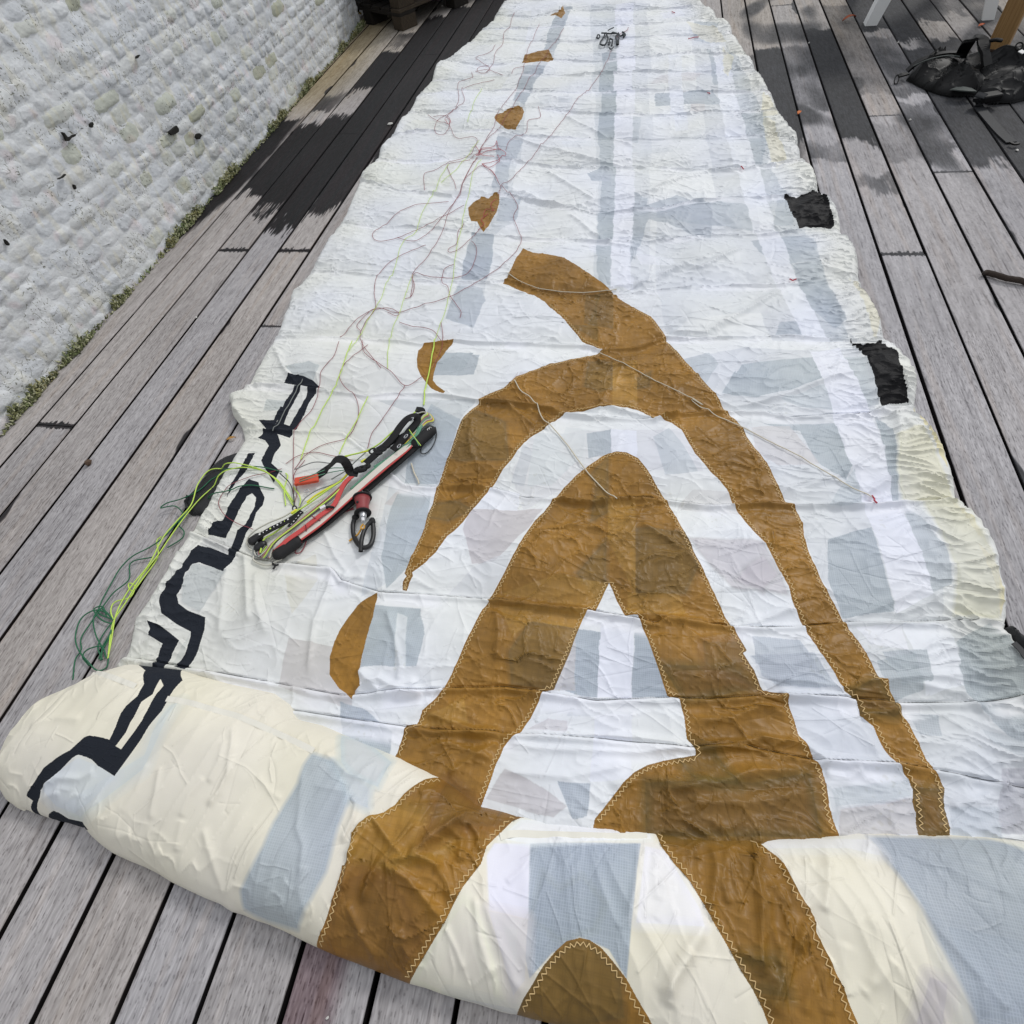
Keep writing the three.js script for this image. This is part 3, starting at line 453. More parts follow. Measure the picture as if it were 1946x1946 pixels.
// --- sewn panels: outlines of the brown and black cloth
const BROWN = {
  hook: ground([...A2([950, 1320, 915, 1372, 890, 1420, 845, 1495, 890, 1520, 930, 1540, 1010, 1572, 1060, 1605, 1090, 1640, 1150, 1692, 1210, 1750, 1260, 1800, 1300, 1818, 1340, 1832, 1365, 1848]), ...A5([1330, 70, 1190, 100, 1090, 130, 960, 190, 915, 205, 880, 238, 850, 258, 780, 280, 715, 302, 722, 330, 690, 358, 640, 412, 620, 450, 600, 510, 575, 580, 545, 650, 510, 745, 490, 800, 480, 860, 455, 920, 440, 1000, 410, 1070, 380, 1135, 350, 1192, 335, 1228, 345, 1240, 325, 1270, 320, 1306, 340, 1310, 355, 1280, 378, 1240, 375, 1222, 440, 1180, 500, 1122, 530, 1080, 560, 1040, 600, 1005, 640, 962, 680, 905, 740, 832, 800, 752, 860, 670, 890, 640, 920, 600, 960, 550, 1000, 515, 1040, 490, 1070, 472, 1130, 412, 1190, 380, 1260, 374, 1340, 358, 1440, 350, 1500, 354, 1560, 370, 1605, 398, 1628, 424, 1655, 412]), ...A6([70, 432, 130, 480, 160, 540, 200, 612, 240, 655, 280, 700, 330, 745, 370, 785, 390, 825, 410, 872, 450, 930, 500, 1000, 560, 1060, 590, 1110, 615, 1165, 640, 1210, 690, 1290, 710, 1360, 725, 1402, 770, 1492, 790, 1540, 850, 1640, 930, 1750, 980, 1840, 1040, 1880]), ...A9([1062, 290, 1066, 320, 1100, 352, 1135, 375, 1160, 432, 1190, 490, 1225, 535, 1262, 582, 1310, 652, 1335, 712, 1326, 770, 1340, 850, 1352, 1000, 1520, 1000, 1515, 905, 1506, 850, 1495, 780, 1506, 700, 1480, 655, 1450, 622, 1420, 562, 1395, 510, 1370, 462, 1320, 362, 1284, 322, 1280, 290, 1250, 240, 1215, 190, 1195, 140, 1152, 130, 1110, 52]), ...A6([1050, 1592, 990, 1492, 970, 1442, 930, 1372, 870, 1272, 830, 1185, 800, 1122, 775, 1042, 768, 970, 750, 912, 712, 850, 680, 842, 640, 772, 600, 702, 560, 640, 510, 580, 470, 520, 452, 470, 420, 430, 380, 390, 320, 310, 260, 250, 200, 190, 150, 130, 110, 75, 80, 30]), ...A2([1700, 1800, 1692, 1768, 1655, 1730, 1620, 1690, 1560, 1650, 1500, 1612, 1460, 1580, 1400, 1530, 1300, 1470, 1220, 1422, 1150, 1382, 1080, 1362, 1000, 1342])]),
  arch: ground([...A5([1440, 590, 1400, 598, 1360, 612, 1300, 652, 1230, 702, 1160, 772, 1110, 832, 1080, 880, 1060, 912, 1010, 972, 960, 1052, 900, 1152, 850, 1242, 790, 1332, 765, 1362, 775, 1378, 740, 1412, 690, 1522, 660, 1585, 630, 1652, 580, 1752, 530, 1832]), ...A8([540, 185, 520, 202, 475, 248, 425, 292, 410, 335, 398, 365, 340, 370, 322, 440, 298, 525, 240, 640, 420, 900, 700, 900, 755, 752, 790, 652, 808, 592, 835, 535, 850, 490, 868, 462, 905, 428, 942, 400, 965, 362, 990, 330, 1020, 270, 1055, 196, 1112, 182, 1140, 120, 1195, 0]), ...A5([1230, 1542, 1262, 1462, 1290, 1420, 1332, 1415, 1370, 1335, 1400, 1272, 1440, 1362, 1482, 1438, 1550, 1450, 1600, 1562, 1640, 1682]), ...A8([1670, 120, 1705, 215, 1765, 232, 1780, 280, 1792, 322, 1806, 440, 1840, 475, 1850, 530, 1760, 545, 1680, 560, 1600, 582, 1530, 622, 1470, 682, 1410, 760, 1370, 812, 1325, 866, 1300, 990]), ...A9([400, 1040, 960, 1020, 935, 925, 900, 800, 890, 702, 880, 650, 868, 600, 820, 542, 780, 462, 742, 422, 718, 332, 690, 252, 680, 206, 560, 188, 545, 165, 510, 92, 450, 0]), ...A6([470, 1632, 440, 1575, 410, 1522, 380, 1475, 360, 1442, 330, 1382, 290, 1302, 240, 1202, 200, 1122, 175, 1062, 150, 1012, 100, 922, 50, 832]), ...A5([1690, 826, 1650, 772, 1600, 692, 1550, 632, 1490, 598])]),
  tab1: ground(PX([700, 1139, 681, 1154, 663, 1180, 648, 1203, 638, 1226, 630, 1250, 628, 1284, 645, 1309, 658, 1318, 672, 1332, 677, 1315, 689, 1308, 686, 1282, 690, 1259, 701, 1215, 712, 1175, 720, 1130])),
  tab2: ground([...A2([600, 1785, 520, 1790, 440, 1810, 405, 1850, 398, 1900]), ...A5([400, 150, 415, 185, 440, 218, 470, 248, 530, 275, 542, 264, 500, 235, 480, 212, 485, 180, 500, 130, 550, 60, 575, 25])]),
  tab3: ground(A2([735, 1040, 690, 1080, 665, 1110, 668, 1150, 680, 1175, 710, 1180, 725, 1205, 742, 1222, 770, 1200, 795, 1165, 812, 1138, 828, 1085, 826, 1035, 808, 1022, 770, 1052])),
  tab4: ground(A2([885, 580, 920, 562, 945, 575, 957, 605, 945, 650, 912, 692, 880, 690, 850, 680, 815, 655, 800, 635, 810, 610, 840, 600])),
  tab5: ground(A2([960, 308, 1020, 296, 1082, 284, 1112, 322, 1080, 348, 1010, 346, 942, 352])),
  tab6: ground(A2([1090, 92, 1140, 70, 1160, 48, 1172, 90, 1150, 116, 1125, 100])),
};
const BLACK = {
  vent1: ground(A3([665, 1040, 730, 1060, 755, 1052, 785, 1040, 820, 1015, 880, 1062, 900, 1140, 930, 1200, 905, 1216, 850, 1205, 750, 1208, 700, 1130])),
  vent2: ground([...A3([1010, 1795, 1030, 1822, 1075, 1838, 1130, 1830, 1155, 1812, 1166, 1795]), ...A6([1175, 25, 1200, 60, 1240, 112, 1255, 190, 1290, 272, 1322, 340, 1180, 346, 1150, 300, 1120, 212, 1090, 130, 1048, 72, 1022, 40])]),
  letter1: ground(A4([1525, 187, 1600, 195, 1650, 215, 1680, 243, 1655, 285, 1625, 330, 1600, 390, 1560, 455, 1525, 512, 1450, 488, 1436, 462, 1470, 390, 1500, 320, 1535, 268, 1560, 232, 1495, 222])),
  letter2: ground(A4([1366, 422, 1440, 414, 1478, 345, 1490, 352, 1450, 430, 1445, 458, 1468, 508, 1482, 555, 1452, 600, 1435, 652, 1478, 690, 1445, 752, 1392, 662, 1384, 640, 1410, 585, 1420, 560, 1402, 532, 1362, 518, 1385, 490, 1396, 456])),
  streak: ground(A4([1320, 604, 1352, 602, 1315, 692, 1270, 745, 1205, 842, 1235, 765, 1290, 668])),
  letter3: ground(A4([1095, 1015, 1130, 955, 1180, 950, 1220, 880, 1280, 790, 1325, 742, 1370, 755, 1380, 790, 1400, 830, 1390, 870, 1355, 910, 1332, 980, 1300, 1012, 1270, 1080, 1182, 1215, 1130, 1190, 1060, 1170, 1030, 1182, 1000, 1230, 985, 1290, 950, 1350, 955, 1386, 1000, 1420, 1085, 1450, 1080, 1510, 1050, 1600, 1032, 1650, 986, 1728, 930, 1712, 945, 1682, 980, 1640, 1005, 1552, 1010, 1526, 940, 1490, 880, 1446, 874, 1400, 880, 1360, 920, 1280, 985, 1210, 1000, 1170, 1060, 1085, 1110, 1086, 1200, 1120, 1235, 1042, 1258, 1000, 1300, 968, 1350, 880, 1356, 832, 1338, 814, 1312, 830, 1270, 900, 1220, 990, 1190, 1036])),
  letter4: ground(A4([805, 1483, 860, 1500, 905, 1535, 950, 1572, 930, 1602, 910, 1640, 885, 1705, 870, 1745, 812, 1730, 825, 1690, 850, 1620, 865, 1590, 798, 1550, 810, 1520])),
};
const HOLE1 = ground(A4([1592, 240, 1622, 246, 1610, 300, 1565, 375, 1520, 443, 1490, 432, 1530, 350, 1570, 282]));
const BBROWN = {
  foldedleft: onB([...A8([520, 640, 480, 640, 440, 648, 380, 682, 330, 722, 280, 782, 220, 822, 140, 846, 98, 880, 58, 932, 50, 1000, 20, 1100]), ...A7([1800, 1100, 1775, 1180, 1750, 1242, 1720, 1350, 1700, 1410, 1680, 1462, 1655, 1560, 1900, 1680]), ...A8([330, 1760, 372, 1682, 440, 1562, 540, 1402, 580, 1322, 640, 1212, 730, 1092, 745, 1045, 762, 1000, 800, 960, 832, 930, 890, 872, 940, 850, 1085, 850, 1000, 780, 860, 720, 700, 640, 600, 600])]),
  foldedright: onB(A9([-30, 900, 0, 935, 30, 1000, 100, 1092, 180, 1182, 240, 1282, 300, 1392, 370, 1512, 440, 1642, 510, 1752, 560, 1852, 590, 1932, 660, 2080, 760, 2260, 1240, 2260, 1120, 2050, 1060, 1932, 1020, 1842, 980, 1742, 930, 1642, 880, 1532, 840, 1452, 830, 1372, 780, 1292, 720, 1192, 670, 1092, 632, 1050, 590, 1022, 530, 972, 480, 940, 440, 900, 200, 870, 30, 860])),
  dome: onB(A8([1245, 1480, 1180, 1496, 1120, 1550, 1060, 1622, 1030, 1668, 1000, 1722, 950, 1802, 915, 1890, 900, 1960, 1000, 2060, 1250, 2160, 1740, 2160, 1660, 2010, 1610, 1902, 1550, 1802, 1490, 1692, 1420, 1602, 1360, 1532, 1300, 1492])),
};
const BBLACK = {
  letter5: onB(A7([690, 28, 750, 38, 870, 60, 955, 75, 960, 130, 910, 182, 880, 240, 850, 292, 780, 372, 740, 440, 690, 512, 650, 562, 596, 630, 550, 602, 510, 576, 480, 545, 450, 530, 420, 524, 390, 540, 330, 600, 270, 656, 215, 706, 212, 740, 204, 765, 195, 800, 230, 845, 185, 828, 162, 795, 172, 762, 140, 735, 170, 690, 205, 640, 240, 592, 300, 546, 380, 500, 430, 450, 450, 432, 480, 422, 525, 426, 572, 440, 600, 380, 630, 300, 660, 260, 720, 212, 760, 150, 768, 82, 740, 58])),
  letter6: onB(A7([258, 830, 282, 814, 310, 824, 360, 856, 430, 872, 462, 915, 400, 905, 330, 890, 270, 858])),
};
const HOLE5 = onB(A7([845, 124, 862, 160, 820, 202, 780, 272, 740, 342, 700, 400, 632, 490, 604, 474, 660, 400, 700, 320, 738, 242, 800, 202]));
const boxed = (o) => Object.entries(o).map(([k, p]) => ({ k, p, b: bounds(p) }));
const inside = (q, x, z) => x > q.b[0] && x < q.b[1] && z > q.b[2] && z < q.b[3] && pip(q.p, x, z);
const brownA = boxed(BROWN), blackA = boxed(BLACK), brownB = boxed(BBROWN), blackB = boxed(BBLACK);

for (const [l, h, w] of [
  [A7([1228, 350, 1218, 480, 1195, 620, 1150, 720, 1080, 800]), 0.008, 0.008], [A7([1180, 440, 1150, 560, 1090, 680]), 0.005, 0.008], [A7([850, 580, 830, 720, 800, 880]), 0.005, 0.008], [A7([1080, 640, 1000, 740, 950, 860]), 0.004, 0.008], [A7([1060, 900, 1120, 1080, 1190, 1300]), 0.006, 0.01], [A7([1340, 620, 1420, 720, 1480, 760]), 0.004, 0.006], [A7([960, 860, 930, 1040]), 0.004, 0.009], [A7([160, 380, 300, 330, 440, 340]), 0.005, 0.012], [A7([220, 690, 300, 650, 420, 650, 500, 600]), 0.007, 0.008], [A7([190, 790, 260, 740, 330, 730]), 0.006, 0.008], [A7([560, 1010, 640, 960, 700, 940]), 0.006, 0.012], [A7([800, 1090, 860, 1020]), 0.005, 0.01], [A7([640, 840, 720, 720, 790, 560]), 0.003, 0.01],
  [A7([1600, 580, 1580, 760, 1560, 900, 1600, 1000, 1590, 1200]), 0.006, 0.008], [A7([1640, 680, 1850, 730]), 0.004, 0.006], [A7([1400, 1380, 1470, 1240, 1520, 1180]), 0.005, 0.008], [A7([1620, 1380, 1580, 1240, 1600, 1100]), 0.005, 0.01], [A7([1330, 1340, 1420, 1330, 1530, 1380]), 0.006, 0.012], [A7([1850, 740, 1880, 780, 1860, 860, 1790, 1000]), 0.006, 0.009], [A7([1700, 500, 1830, 620, 1932, 660]), 0.008, 0.008],
  [A8([30, 1080, 100, 900, 180, 830]), 0.008, 0.01], [A8([0, 1250, 60, 1040, 150, 880]), 0.007, 0.01], [A8([90, 1320, 200, 1100, 330, 960, 400, 860]), 0.009, 0.011], [A8([250, 1080, 420, 1060, 540, 1110]), 0.011, 0.01], [A8([160, 840, 280, 1000, 350, 1060]), 0.009, 0.01], [A8([350, 1060, 500, 960, 640, 860, 720, 780]), 0.014, 0.014], [A8([420, 980, 560, 900, 680, 830, 880, 800, 1060, 840]), 0.012, 0.011], [A8([500, 1090, 560, 1200, 590, 1280]), 0.008, 0.01], [A8([220, 1090, 360, 1180, 540, 1390]), 0.009, 0.01], [A8([20, 1290, 120, 1500, 220, 1660]), 0.007, 0.011], [A8([300, 1700, 260, 1560, 310, 1420]), 0.006, 0.012], [A8([660, 860, 720, 940, 740, 1040]), 0.009, 0.009], [A8([560, 660, 640, 740, 700, 800]), 0.012, 0.012], [A8([400, 720, 500, 700, 560, 700]), 0.006, 0.01], [A8([180, 1130, 130, 1200]), 0.008, 0.006], [A8([560, 900, 640, 970, 620, 1100]), 0.007, 0.01],
  [A8([1030, 1000, 940, 1130, 860, 1200]), 0.006, 0.006], [A8([740, 1120, 760, 1320, 840, 1540, 960, 1820]), 0.008, 0.009], [A8([700, 1250, 730, 1500, 800, 1700]), 0.005, 0.009], [A8([540, 1420, 600, 1550, 640, 1660]), 0.004, 0.006], [A8([1560, 1000, 1545, 1180, 1500, 1380, 1440, 1440]), 0.006, 0.007], [A8([1600, 960, 1570, 1160, 1520, 1320]), 0.005, 0.007], [A8([1670, 1000, 1640, 1140, 1660, 1300]), 0.004, 0.009], [A8([1932, 1380, 1820, 1520, 1740, 1640, 1700, 1800]), 0.007, 0.012], [A8([1120, 1330, 1240, 1180, 1270, 1160]), 0.003, 0.008], [A8([1760, 1220, 1660, 1200]), 0.003, 0.006],
  [A9([290, 980, 320, 1100, 300, 1300, 310, 1390]), 0.009, 0.009], [A9([200, 960, 230, 1080]), 0.006, 0.008], [A9([380, 1000, 350, 1180, 390, 1320]), 0.007, 0.009], [A9([480, 1010, 540, 1060, 530, 1140, 555, 1300, 550, 1500, 560, 1700]), 0.012, 0.01], [A9([560, 1130, 640, 1240, 700, 1330]), 0.006, 0.009], [A9([640, 1640, 680, 1480, 700, 1340]), 0.008, 0.01], [A9([600, 1180, 590, 1400, 660, 1560]), 0.006, 0.009], [A9([790, 1420, 730, 1540, 640, 1760, 600, 1880]), 0.01, 0.011], [A9([830, 1380, 760, 1440, 740, 1560]), 0.009, 0.009], [A9([900, 1640, 880, 1740, 900, 1900]), 0.007, 0.009], [A9([940, 1600, 860, 1640, 800, 1760, 780, 1900]), 0.006, 0.01], [A9([430, 1540, 540, 1600, 640, 1720]), 0.005, 0.01], [A9([700, 1100, 720, 1250, 810, 1350]), 0.005, 0.01],
  [A9([870, 960, 900, 1200, 880, 1360]), 0.006, 0.01], [A9([1080, 960, 1200, 1040, 1320, 1220, 1480, 1450, 1700, 1700, 1720, 1932]), 0.008, 0.009], [A9([1160, 960, 1350, 1060, 1540, 1120, 1700, 1190, 1932, 1290]), 0.006, 0.008], [A9([1260, 940, 1500, 1000, 1800, 1080]), 0.004, 0.008], [A9([1100, 1360, 1150, 1440, 1160, 1600, 1120, 1760]), 0.005, 0.011], [A9([1260, 1600, 1180, 1700, 1080, 1790]), 0.006, 0.012], [A9([1000, 1500, 980, 1700, 1020, 1800]), 0.004, 0.012], [A9([1700, 1720, 1840, 1860]), 0.004, 0.007], [A9([200, 1540, 100, 1700, 60, 1850]), 0.006, 0.012], [A9([270, 1440, 130, 1640, 20, 1800]), 0.005, 0.012], [A9([60, 1060, 40, 1300, 0, 1400]), 0.003, 0.01],
]) { const p = onB(l); const k = l[0][0] > 640 && l[0][0] < 905 && l[0][1] > 1480 ? 1.7 : l[0][0] > 1310 && l[0][0] < 1590 ? 1.35 : 0.95; FOLDSB.push({ p, h: h * k, w: w * (k > 1 ? 0.78 : 0.9), b: bounds(p, w * 3) }); }
// --- folds of hem tape and creases that can be followed by eye
for (const [l, h, w] of [
  [A2([130, 960, 200, 1000, 330, 1040, 420, 1030, 640, 1040]), 0.008, 0.008], [A2([330, 1250, 480, 1340, 620, 1400, 740, 1480, 860, 1530, 1000, 1570]), 0.007, 0.007], [A2([800, 690, 900, 730, 1050, 790, 1170, 830, 1350, 870, 1530, 890]), 0.012, 0.012], [A2([1160, 610, 1250, 660, 1400, 740, 1550, 800]), 0.01, 0.01], [A2([1060, 900, 1200, 1000, 1340, 1080]), 0.01, 0.01],
  [A2([850, 1010, 960, 1020, 1080, 1080, 1220, 1100, 1400, 1060, 1640, 1020, 1750, 950, 1932, 910]), 0.014, 0.014], [A2([1170, 1130, 1300, 1230, 1420, 1300, 1600, 1340]), 0.01, 0.01], [A2([1400, 1530, 1600, 1500, 1760, 1410, 1932, 1370]), 0.012, 0.012], [A3([0, 1010, 180, 950, 330, 900, 480, 880]), 0.014, 0.013], [A3([0, 1480, 150, 1410, 240, 1430, 480, 1310]), 0.014, 0.012], [A3([60, 1760, 260, 1760, 480, 1640, 700, 1500]), 0.012, 0.012],
  [A6([370, 360, 520, 340, 700, 290, 900, 210, 1080, 180]), 0.01, 0.009], [A6([760, 780, 960, 710, 1120, 620, 1220, 565]), 0.009, 0.008], [A6([900, 890, 1050, 830, 1180, 760, 1280, 690]), 0.009, 0.008], [A6([985, 1472, 1200, 1390, 1420, 1290]), 0.009, 0.007], [A6([1250, 1452, 1400, 1390, 1540, 1305]), 0.008, 0.006], [A6([430, 1500, 560, 1470, 640, 1430, 725, 1400]), 0.009, 0.007], [A6([1160, 360, 1250, 430, 1260, 520, 1240, 640]), 0.01, 0.009], [A6([1180, 370, 1300, 460, 1340, 510]), 0.01, 0.009],
  [A9([560, 130, 800, 150, 960, 180, 1100, 150, 1350, 130, 1932, 100]), 0.009, 0.007], [A9([640, 210, 820, 220, 1040, 225]), 0.012, 0.009], [A9([700, 420, 900, 560, 1240, 575, 1500, 600, 1800, 660]), 0.012, 0.01], [A9([880, 620, 1000, 650, 1080, 600]), 0.008, 0.008], [A9([930, 810, 1150, 770, 1330, 740]), 0.007, 0.006], [A9([1520, 800, 1700, 760, 1850, 640]), 0.01, 0.01], [A9([1320, 160, 1600, 210, 1750, 330, 1860, 360]), 0.01, 0.01],
  [A8([940, 410, 1240, 425, 1560, 440, 1800, 470]), 0.012, 0.008], [A8([870, 465, 1050, 500, 1560, 520, 1830, 490]), 0.011, 0.008], [A8([830, 620, 1200, 650, 1500, 590]), 0.008, 0.008], [A8([430, 300, 600, 360, 700, 400, 860, 400]), 0.012, 0.01], [A8([340, 375, 480, 420, 640, 410, 830, 430]), 0.014, 0.012], [A8([420, 520, 560, 470, 700, 520, 800, 560]), 0.01, 0.009], [A8([560, 640, 640, 590, 760, 500, 830, 470]), 0.01, 0.009], [A8([1380, 700, 1600, 660, 1800, 700, 1932, 650]), 0.012, 0.012],
  [A9([0, 730, 300, 690, 500, 620, 800, 610]), 0.018, 0.016], [A9([0, 850, 220, 790, 500, 790, 840, 720]), 0.014, 0.016], [A9([160, 350, 400, 340, 560, 270, 700, 330]), 0.012, 0.01], [A9([190, 470, 420, 470, 560, 440, 780, 470]), 0.014, 0.01], [A9([1065, 320, 1180, 310, 1280, 300]), 0.016, 0.012],
  [A5([1100, 830, 1300, 850, 1440, 832, 1690, 830]), 0.016, 0.01], [A5([770, 1350, 1000, 1392, 1330, 1415]), 0.016, 0.01], [A5([1485, 1440, 1700, 1450, 1932, 1475]), 0.014, 0.01], [A5([720, 320, 960, 350, 1160, 376]), 0.016, 0.01], [A5([960, 360, 1100, 440, 1060, 480]), 0.01, 0.01], [A5([850, 330, 960, 420, 1010, 470]), 0.01, 0.009], [A5([1160, 376, 1400, 350, 1640, 416, 1800, 385]), 0.014, 0.01],
  [A5([620, 440, 690, 420, 670, 520, 690, 640]), 0.008, 0.008], [A5([500, 750, 620, 770, 780, 770]), 0.012, 0.01], [A5([810, 1400, 830, 1540, 820, 1700]), 0.01, 0.01], [A5([1000, 1040, 1200, 980, 1380, 1000]), 0.006, 0.008], [A5([1560, 960, 1700, 1050, 1800, 1120]), 0.01, 0.01], [A5([1620, 1180, 1800, 1120, 1900, 1240]), 0.008, 0.008],
  [A5([240, 1410, 290, 1560, 320, 1720, 300, 1800]), 0.009, 0.008], [A5([80, 1720, 200, 1840, 420, 1790]), 0.014, 0.012], [A5([60, 1830, 200, 1780, 330, 1850, 440, 1860]), 0.014, 0.012],
  [A4([1290, 1110, 1310, 1300, 1330, 1500]), 0.012, 0.014], [A4([1350, 1200, 1370, 1400, 1420, 1560]), 0.01, 0.014], [A4([1200, 1160, 1180, 1360, 1160, 1560]), 0.007, 0.014], [A4([1750, 1200, 1730, 1300, 1660, 1500, 1620, 1780]), 0.01, 0.008], [A4([1932, 1250, 1820, 1240, 1720, 1180, 1480, 1150]), 0.009, 0.008], [A4([1660, 900, 1760, 1130, 1840, 1240]), 0.006, 0.007],
  [A4([1230, 340, 1330, 330, 1440, 290]), 0.006, 0.01], [A4([1220, 340, 1290, 430, 1370, 460]), 0.012, 0.01], [A4([1340, 230, 1500, 250, 1680, 270]), 0.007, 0.008], [A4([1450, 40, 1500, 160, 1560, 230]), 0.007, 0.008], [A4([990, 990, 1060, 980, 1100, 1010]), 0.014, 0.012], [A4([1090, 1020, 1000, 1180, 920, 1330, 830, 1440]), 0.01, 0.014], [A4([720, 1480, 860, 1460, 900, 1430]), 0.008, 0.008],
]) fold(l, h, w);

// --- cloth colour, painted flat in the cloth's own measure: where a second layer, a rib or nothing lies under the thin weave
class Paint {
  constructor(b, w, h, base) { this.b = b; this.w = w; this.h = h; this.cv = document.createElement('canvas'); this.cv.width = w; this.cv.height = h; this.c = this.cv.getContext('2d'); this.c.fillStyle = base; this.c.fillRect(0, 0, w, h); }
  poly(p, color, alpha = 1, blur = 0) {
    const bb = bounds(p); if (bb[1] < this.b[0] || bb[0] > this.b[1] || bb[3] < this.b[2] || bb[2] > this.b[3]) return;
    const c = this.c; c.save(); c.fillStyle = c.strokeStyle = color; c.lineJoin = 'round'; c.beginPath();
    p.forEach(([x, z], i) => { const X = (x - this.b[0]) / (this.b[1] - this.b[0]) * this.w, Z = (z - this.b[2]) / (this.b[3] - this.b[2]) * this.h; i ? c.lineTo(X, Z) : c.moveTo(X, Z); }); c.closePath();
    c.globalAlpha = alpha; c.fill(); if (blur > 0.4) for (const k of blur > 2 ? [4, 3, 2, 1] : [2, 1]) { c.globalAlpha = alpha * 0.22; c.lineWidth = blur * k; c.stroke(); } c.restore();
  }
  done(f, warp) { const d = this.c.getImageData(0, 0, this.w, this.h).data, s = [0, 0, 0]; return dataTex(this.w, this.h, (i, j, o) => { const x = mix(this.b[0], this.b[1], (i + 0.5) / this.w), z = mix(this.b[2], this.b[3], (j + 0.5) / this.h); let I = i, J = j; if (warp) { const [a, b] = warp(x, z); I = clamp(Math.round(i + a / (this.b[1] - this.b[0]) * this.w), 0, this.w - 1); J = clamp(Math.round(j + b / (this.b[3] - this.b[2]) * this.h), 0, this.h - 1); } const q = (J * this.w + I) * 4; s[0] = d[q]; s[1] = d[q + 1]; s[2] = d[q + 2]; f(x, z, s); o[0] = s[0]; o[1] = s[1]; o[2] = s[2]; }); }
}
const CELLS = 512 / 2.304; // ripstop squares of 4.5 mm
const NA = [0.4, 2.9, -1.6, 0.5], FA = [0.4, 2.9, -6.6, -1.6], BA = [0.45, 3.1, -0.5, 0.36];
const WHITE = '#e1e4e7', PALE = '#d0d4da', GREY = '#a9b2bb', MID = '#bcc3ca', DEEP = '#98a2ac', LAV = '#e2e5ef', MAUVE = '#c6c3c6', CREAM = '#e3decd';
const clothNear = new Paint(NA, 2048, 1720, WHITE), clothFar = new Paint(FA, 1024, 2048, WHITE);
const patch = (l, color, alpha = 1, blur = 0) => { const p = ground(l); clothNear.poly(p, color, alpha, blur * 0.45); clothFar.poly(p, color, alpha, blur * 0.25); };
// long lanes of thin single cloth that run the length of the wing
patch(A3([360, 250, 420, 330, 470, 420, 560, 610, 600, 740, 590, 900, 640, 1000, 700, 1040, 740, 1180, 830, 1400, 1010, 1800, 900, 1800, 680, 1400, 580, 1070, 480, 720]), MID, 0.75, 1); patch(A3([180, 160, 290, 240, 370, 720, 460, 1080, 560, 1400, 780, 1800, 600, 1800, 430, 1400, 330, 1080, 250, 720]), MID, 0.5, 1);
patch(A2([1150, 50, 1205, 50, 1110, 292, 1070, 370, 960, 560, 940, 760, 905, 1000, 900, 1175, 800, 1230, 760, 1472, 755, 1600, 700, 1735, 550, 1700, 625, 1470, 690, 1230, 800, 1000, 820, 730, 900, 545, 1000, 370, 1055, 285]), MID, 0.6, 1); patch(A2([1300, 40, 1435, 40, 1430, 900, 1418, 1530, 1330, 1530, 1340, 900]), MID, 0.45, 1); patch(A2([1528, 40, 1600, 40, 1620, 700, 1610, 1500, 1520, 1530]), MID, 0.35, 1);
patch(A6([420, 420, 520, 560, 640, 760, 770, 1000, 860, 1230, 980, 1470, 1100, 1680, 1240, 1880, 1940, 1900, 1840, 1560, 1760, 1480, 1500, 1440, 1440, 1000, 1240, 620, 1130, 340, 1040, 60, 420, 60, 160, 130, 300, 330]), '#cdd2d8', 0.75, 3);
patch(A3([60, 1770, 200, 1700, 600, 1640, 700, 1480, 600, 1200, 200, 1180, 0, 1190, 0, 1500]), '#d3d7dc', 0.7, 3); patch(A9([480, 20, 900, 0, 1932, -60, 1990, 940, 920, 940, 880, 700, 720, 360]), '#cfd3d9', 0.75, 3); patch(A5([290, 560, 470, 330, 630, 440, 500, 760, 450, 1000, 380, 1150, 220, 1290, 100, 1340, 220, 900]), '#cbd1d8', 0.7, 3); patch(A5([1000, 520, 1280, 470, 1800, 480, 1900, 700, 1600, 690, 1440, 600, 1200, 740, 960, 900, 900, 700]), '#d3d6da', 0.65, 3);
for (let i = 0; i < 24; i++) { const r = rngOf(3000 + i), x = 0.75 + r() * 1.7, z = -0.1 - Math.pow(r(), 0.8) * 5.4, w = 0.06 + r() * 0.2, h = 0.04 + r() * 0.1, sk = (r() - 0.5) * 0.1, p = [[x, z], [x + w, z + sk * 0.3], [x + w + sk, z + h], [x + sk, z + h * (0.7 + r() * 0.4)]], col = r() < 0.55 ? PALE : r() < 0.5 ? MAUVE : LAV, al = 0.35 + r() * 0.35; clothNear.poly(p, col, al, 0.6); clothFar.poly(p, col, al, 0.4); }
// middle of the wing
patch(A5([290, 800, 470, 760, 450, 1000, 350, 1200, 240, 1300, 215, 1150, 250, 900]), GREY, 0.85, 3); patch(A5([355, 570, 470, 330, 620, 420, 560, 620, 500, 745, 325, 740]), GREY, 0.9, 2); patch(A5([500, 110, 640, 90, 730, 85, 700, 190, 480, 192]), GREY, 0.9, 3);
patch(A5([200, 330, 430, 300, 700, 320, 620, 420, 470, 340, 420, 400]), MID, 0.6, 4); patch(A5([170, 1392, 420, 1412, 440, 1560, 400, 1720, 105, 1712]), GREY, 0.85, 2); patch(A5([300, 1440, 350, 1460, 340, 1760, 290, 1750]), WHITE, 0.7, 4);
patch(A5([1290, 480, 1416, 470, 1416, 600, 1300, 620]), GREY, 0.9, 1); patch(A5([1416, 468, 1552, 480, 1552, 640, 1440, 600, 1416, 610]), LAV, 1, 0); patch(A5([1640, 520, 1720, 470, 1790, 560, 1870, 700, 1700, 720]), MID, 0.7, 2);
patch(A5([960, 560, 1010, 600, 960, 760, 900, 750]), MID, 0.5, 2); patch(A5([1020, 500, 1280, 480, 1270, 600, 1100, 760, 980, 760]), PALE, 0.8, 2);
patch(A5([680, 892, 910, 905, 1060, 890, 985, 1010, 810, 1172, 690, 1180, 640, 1000]), MAUVE, 0.9, 3); patch(A5([780, 770, 940, 800, 930, 905, 700, 890]), LAV, 0.8, 1); patch(A5([690, 1200, 900, 1120, 860, 1240, 760, 1350, 560, 1330]), PALE, 0.6, 3);
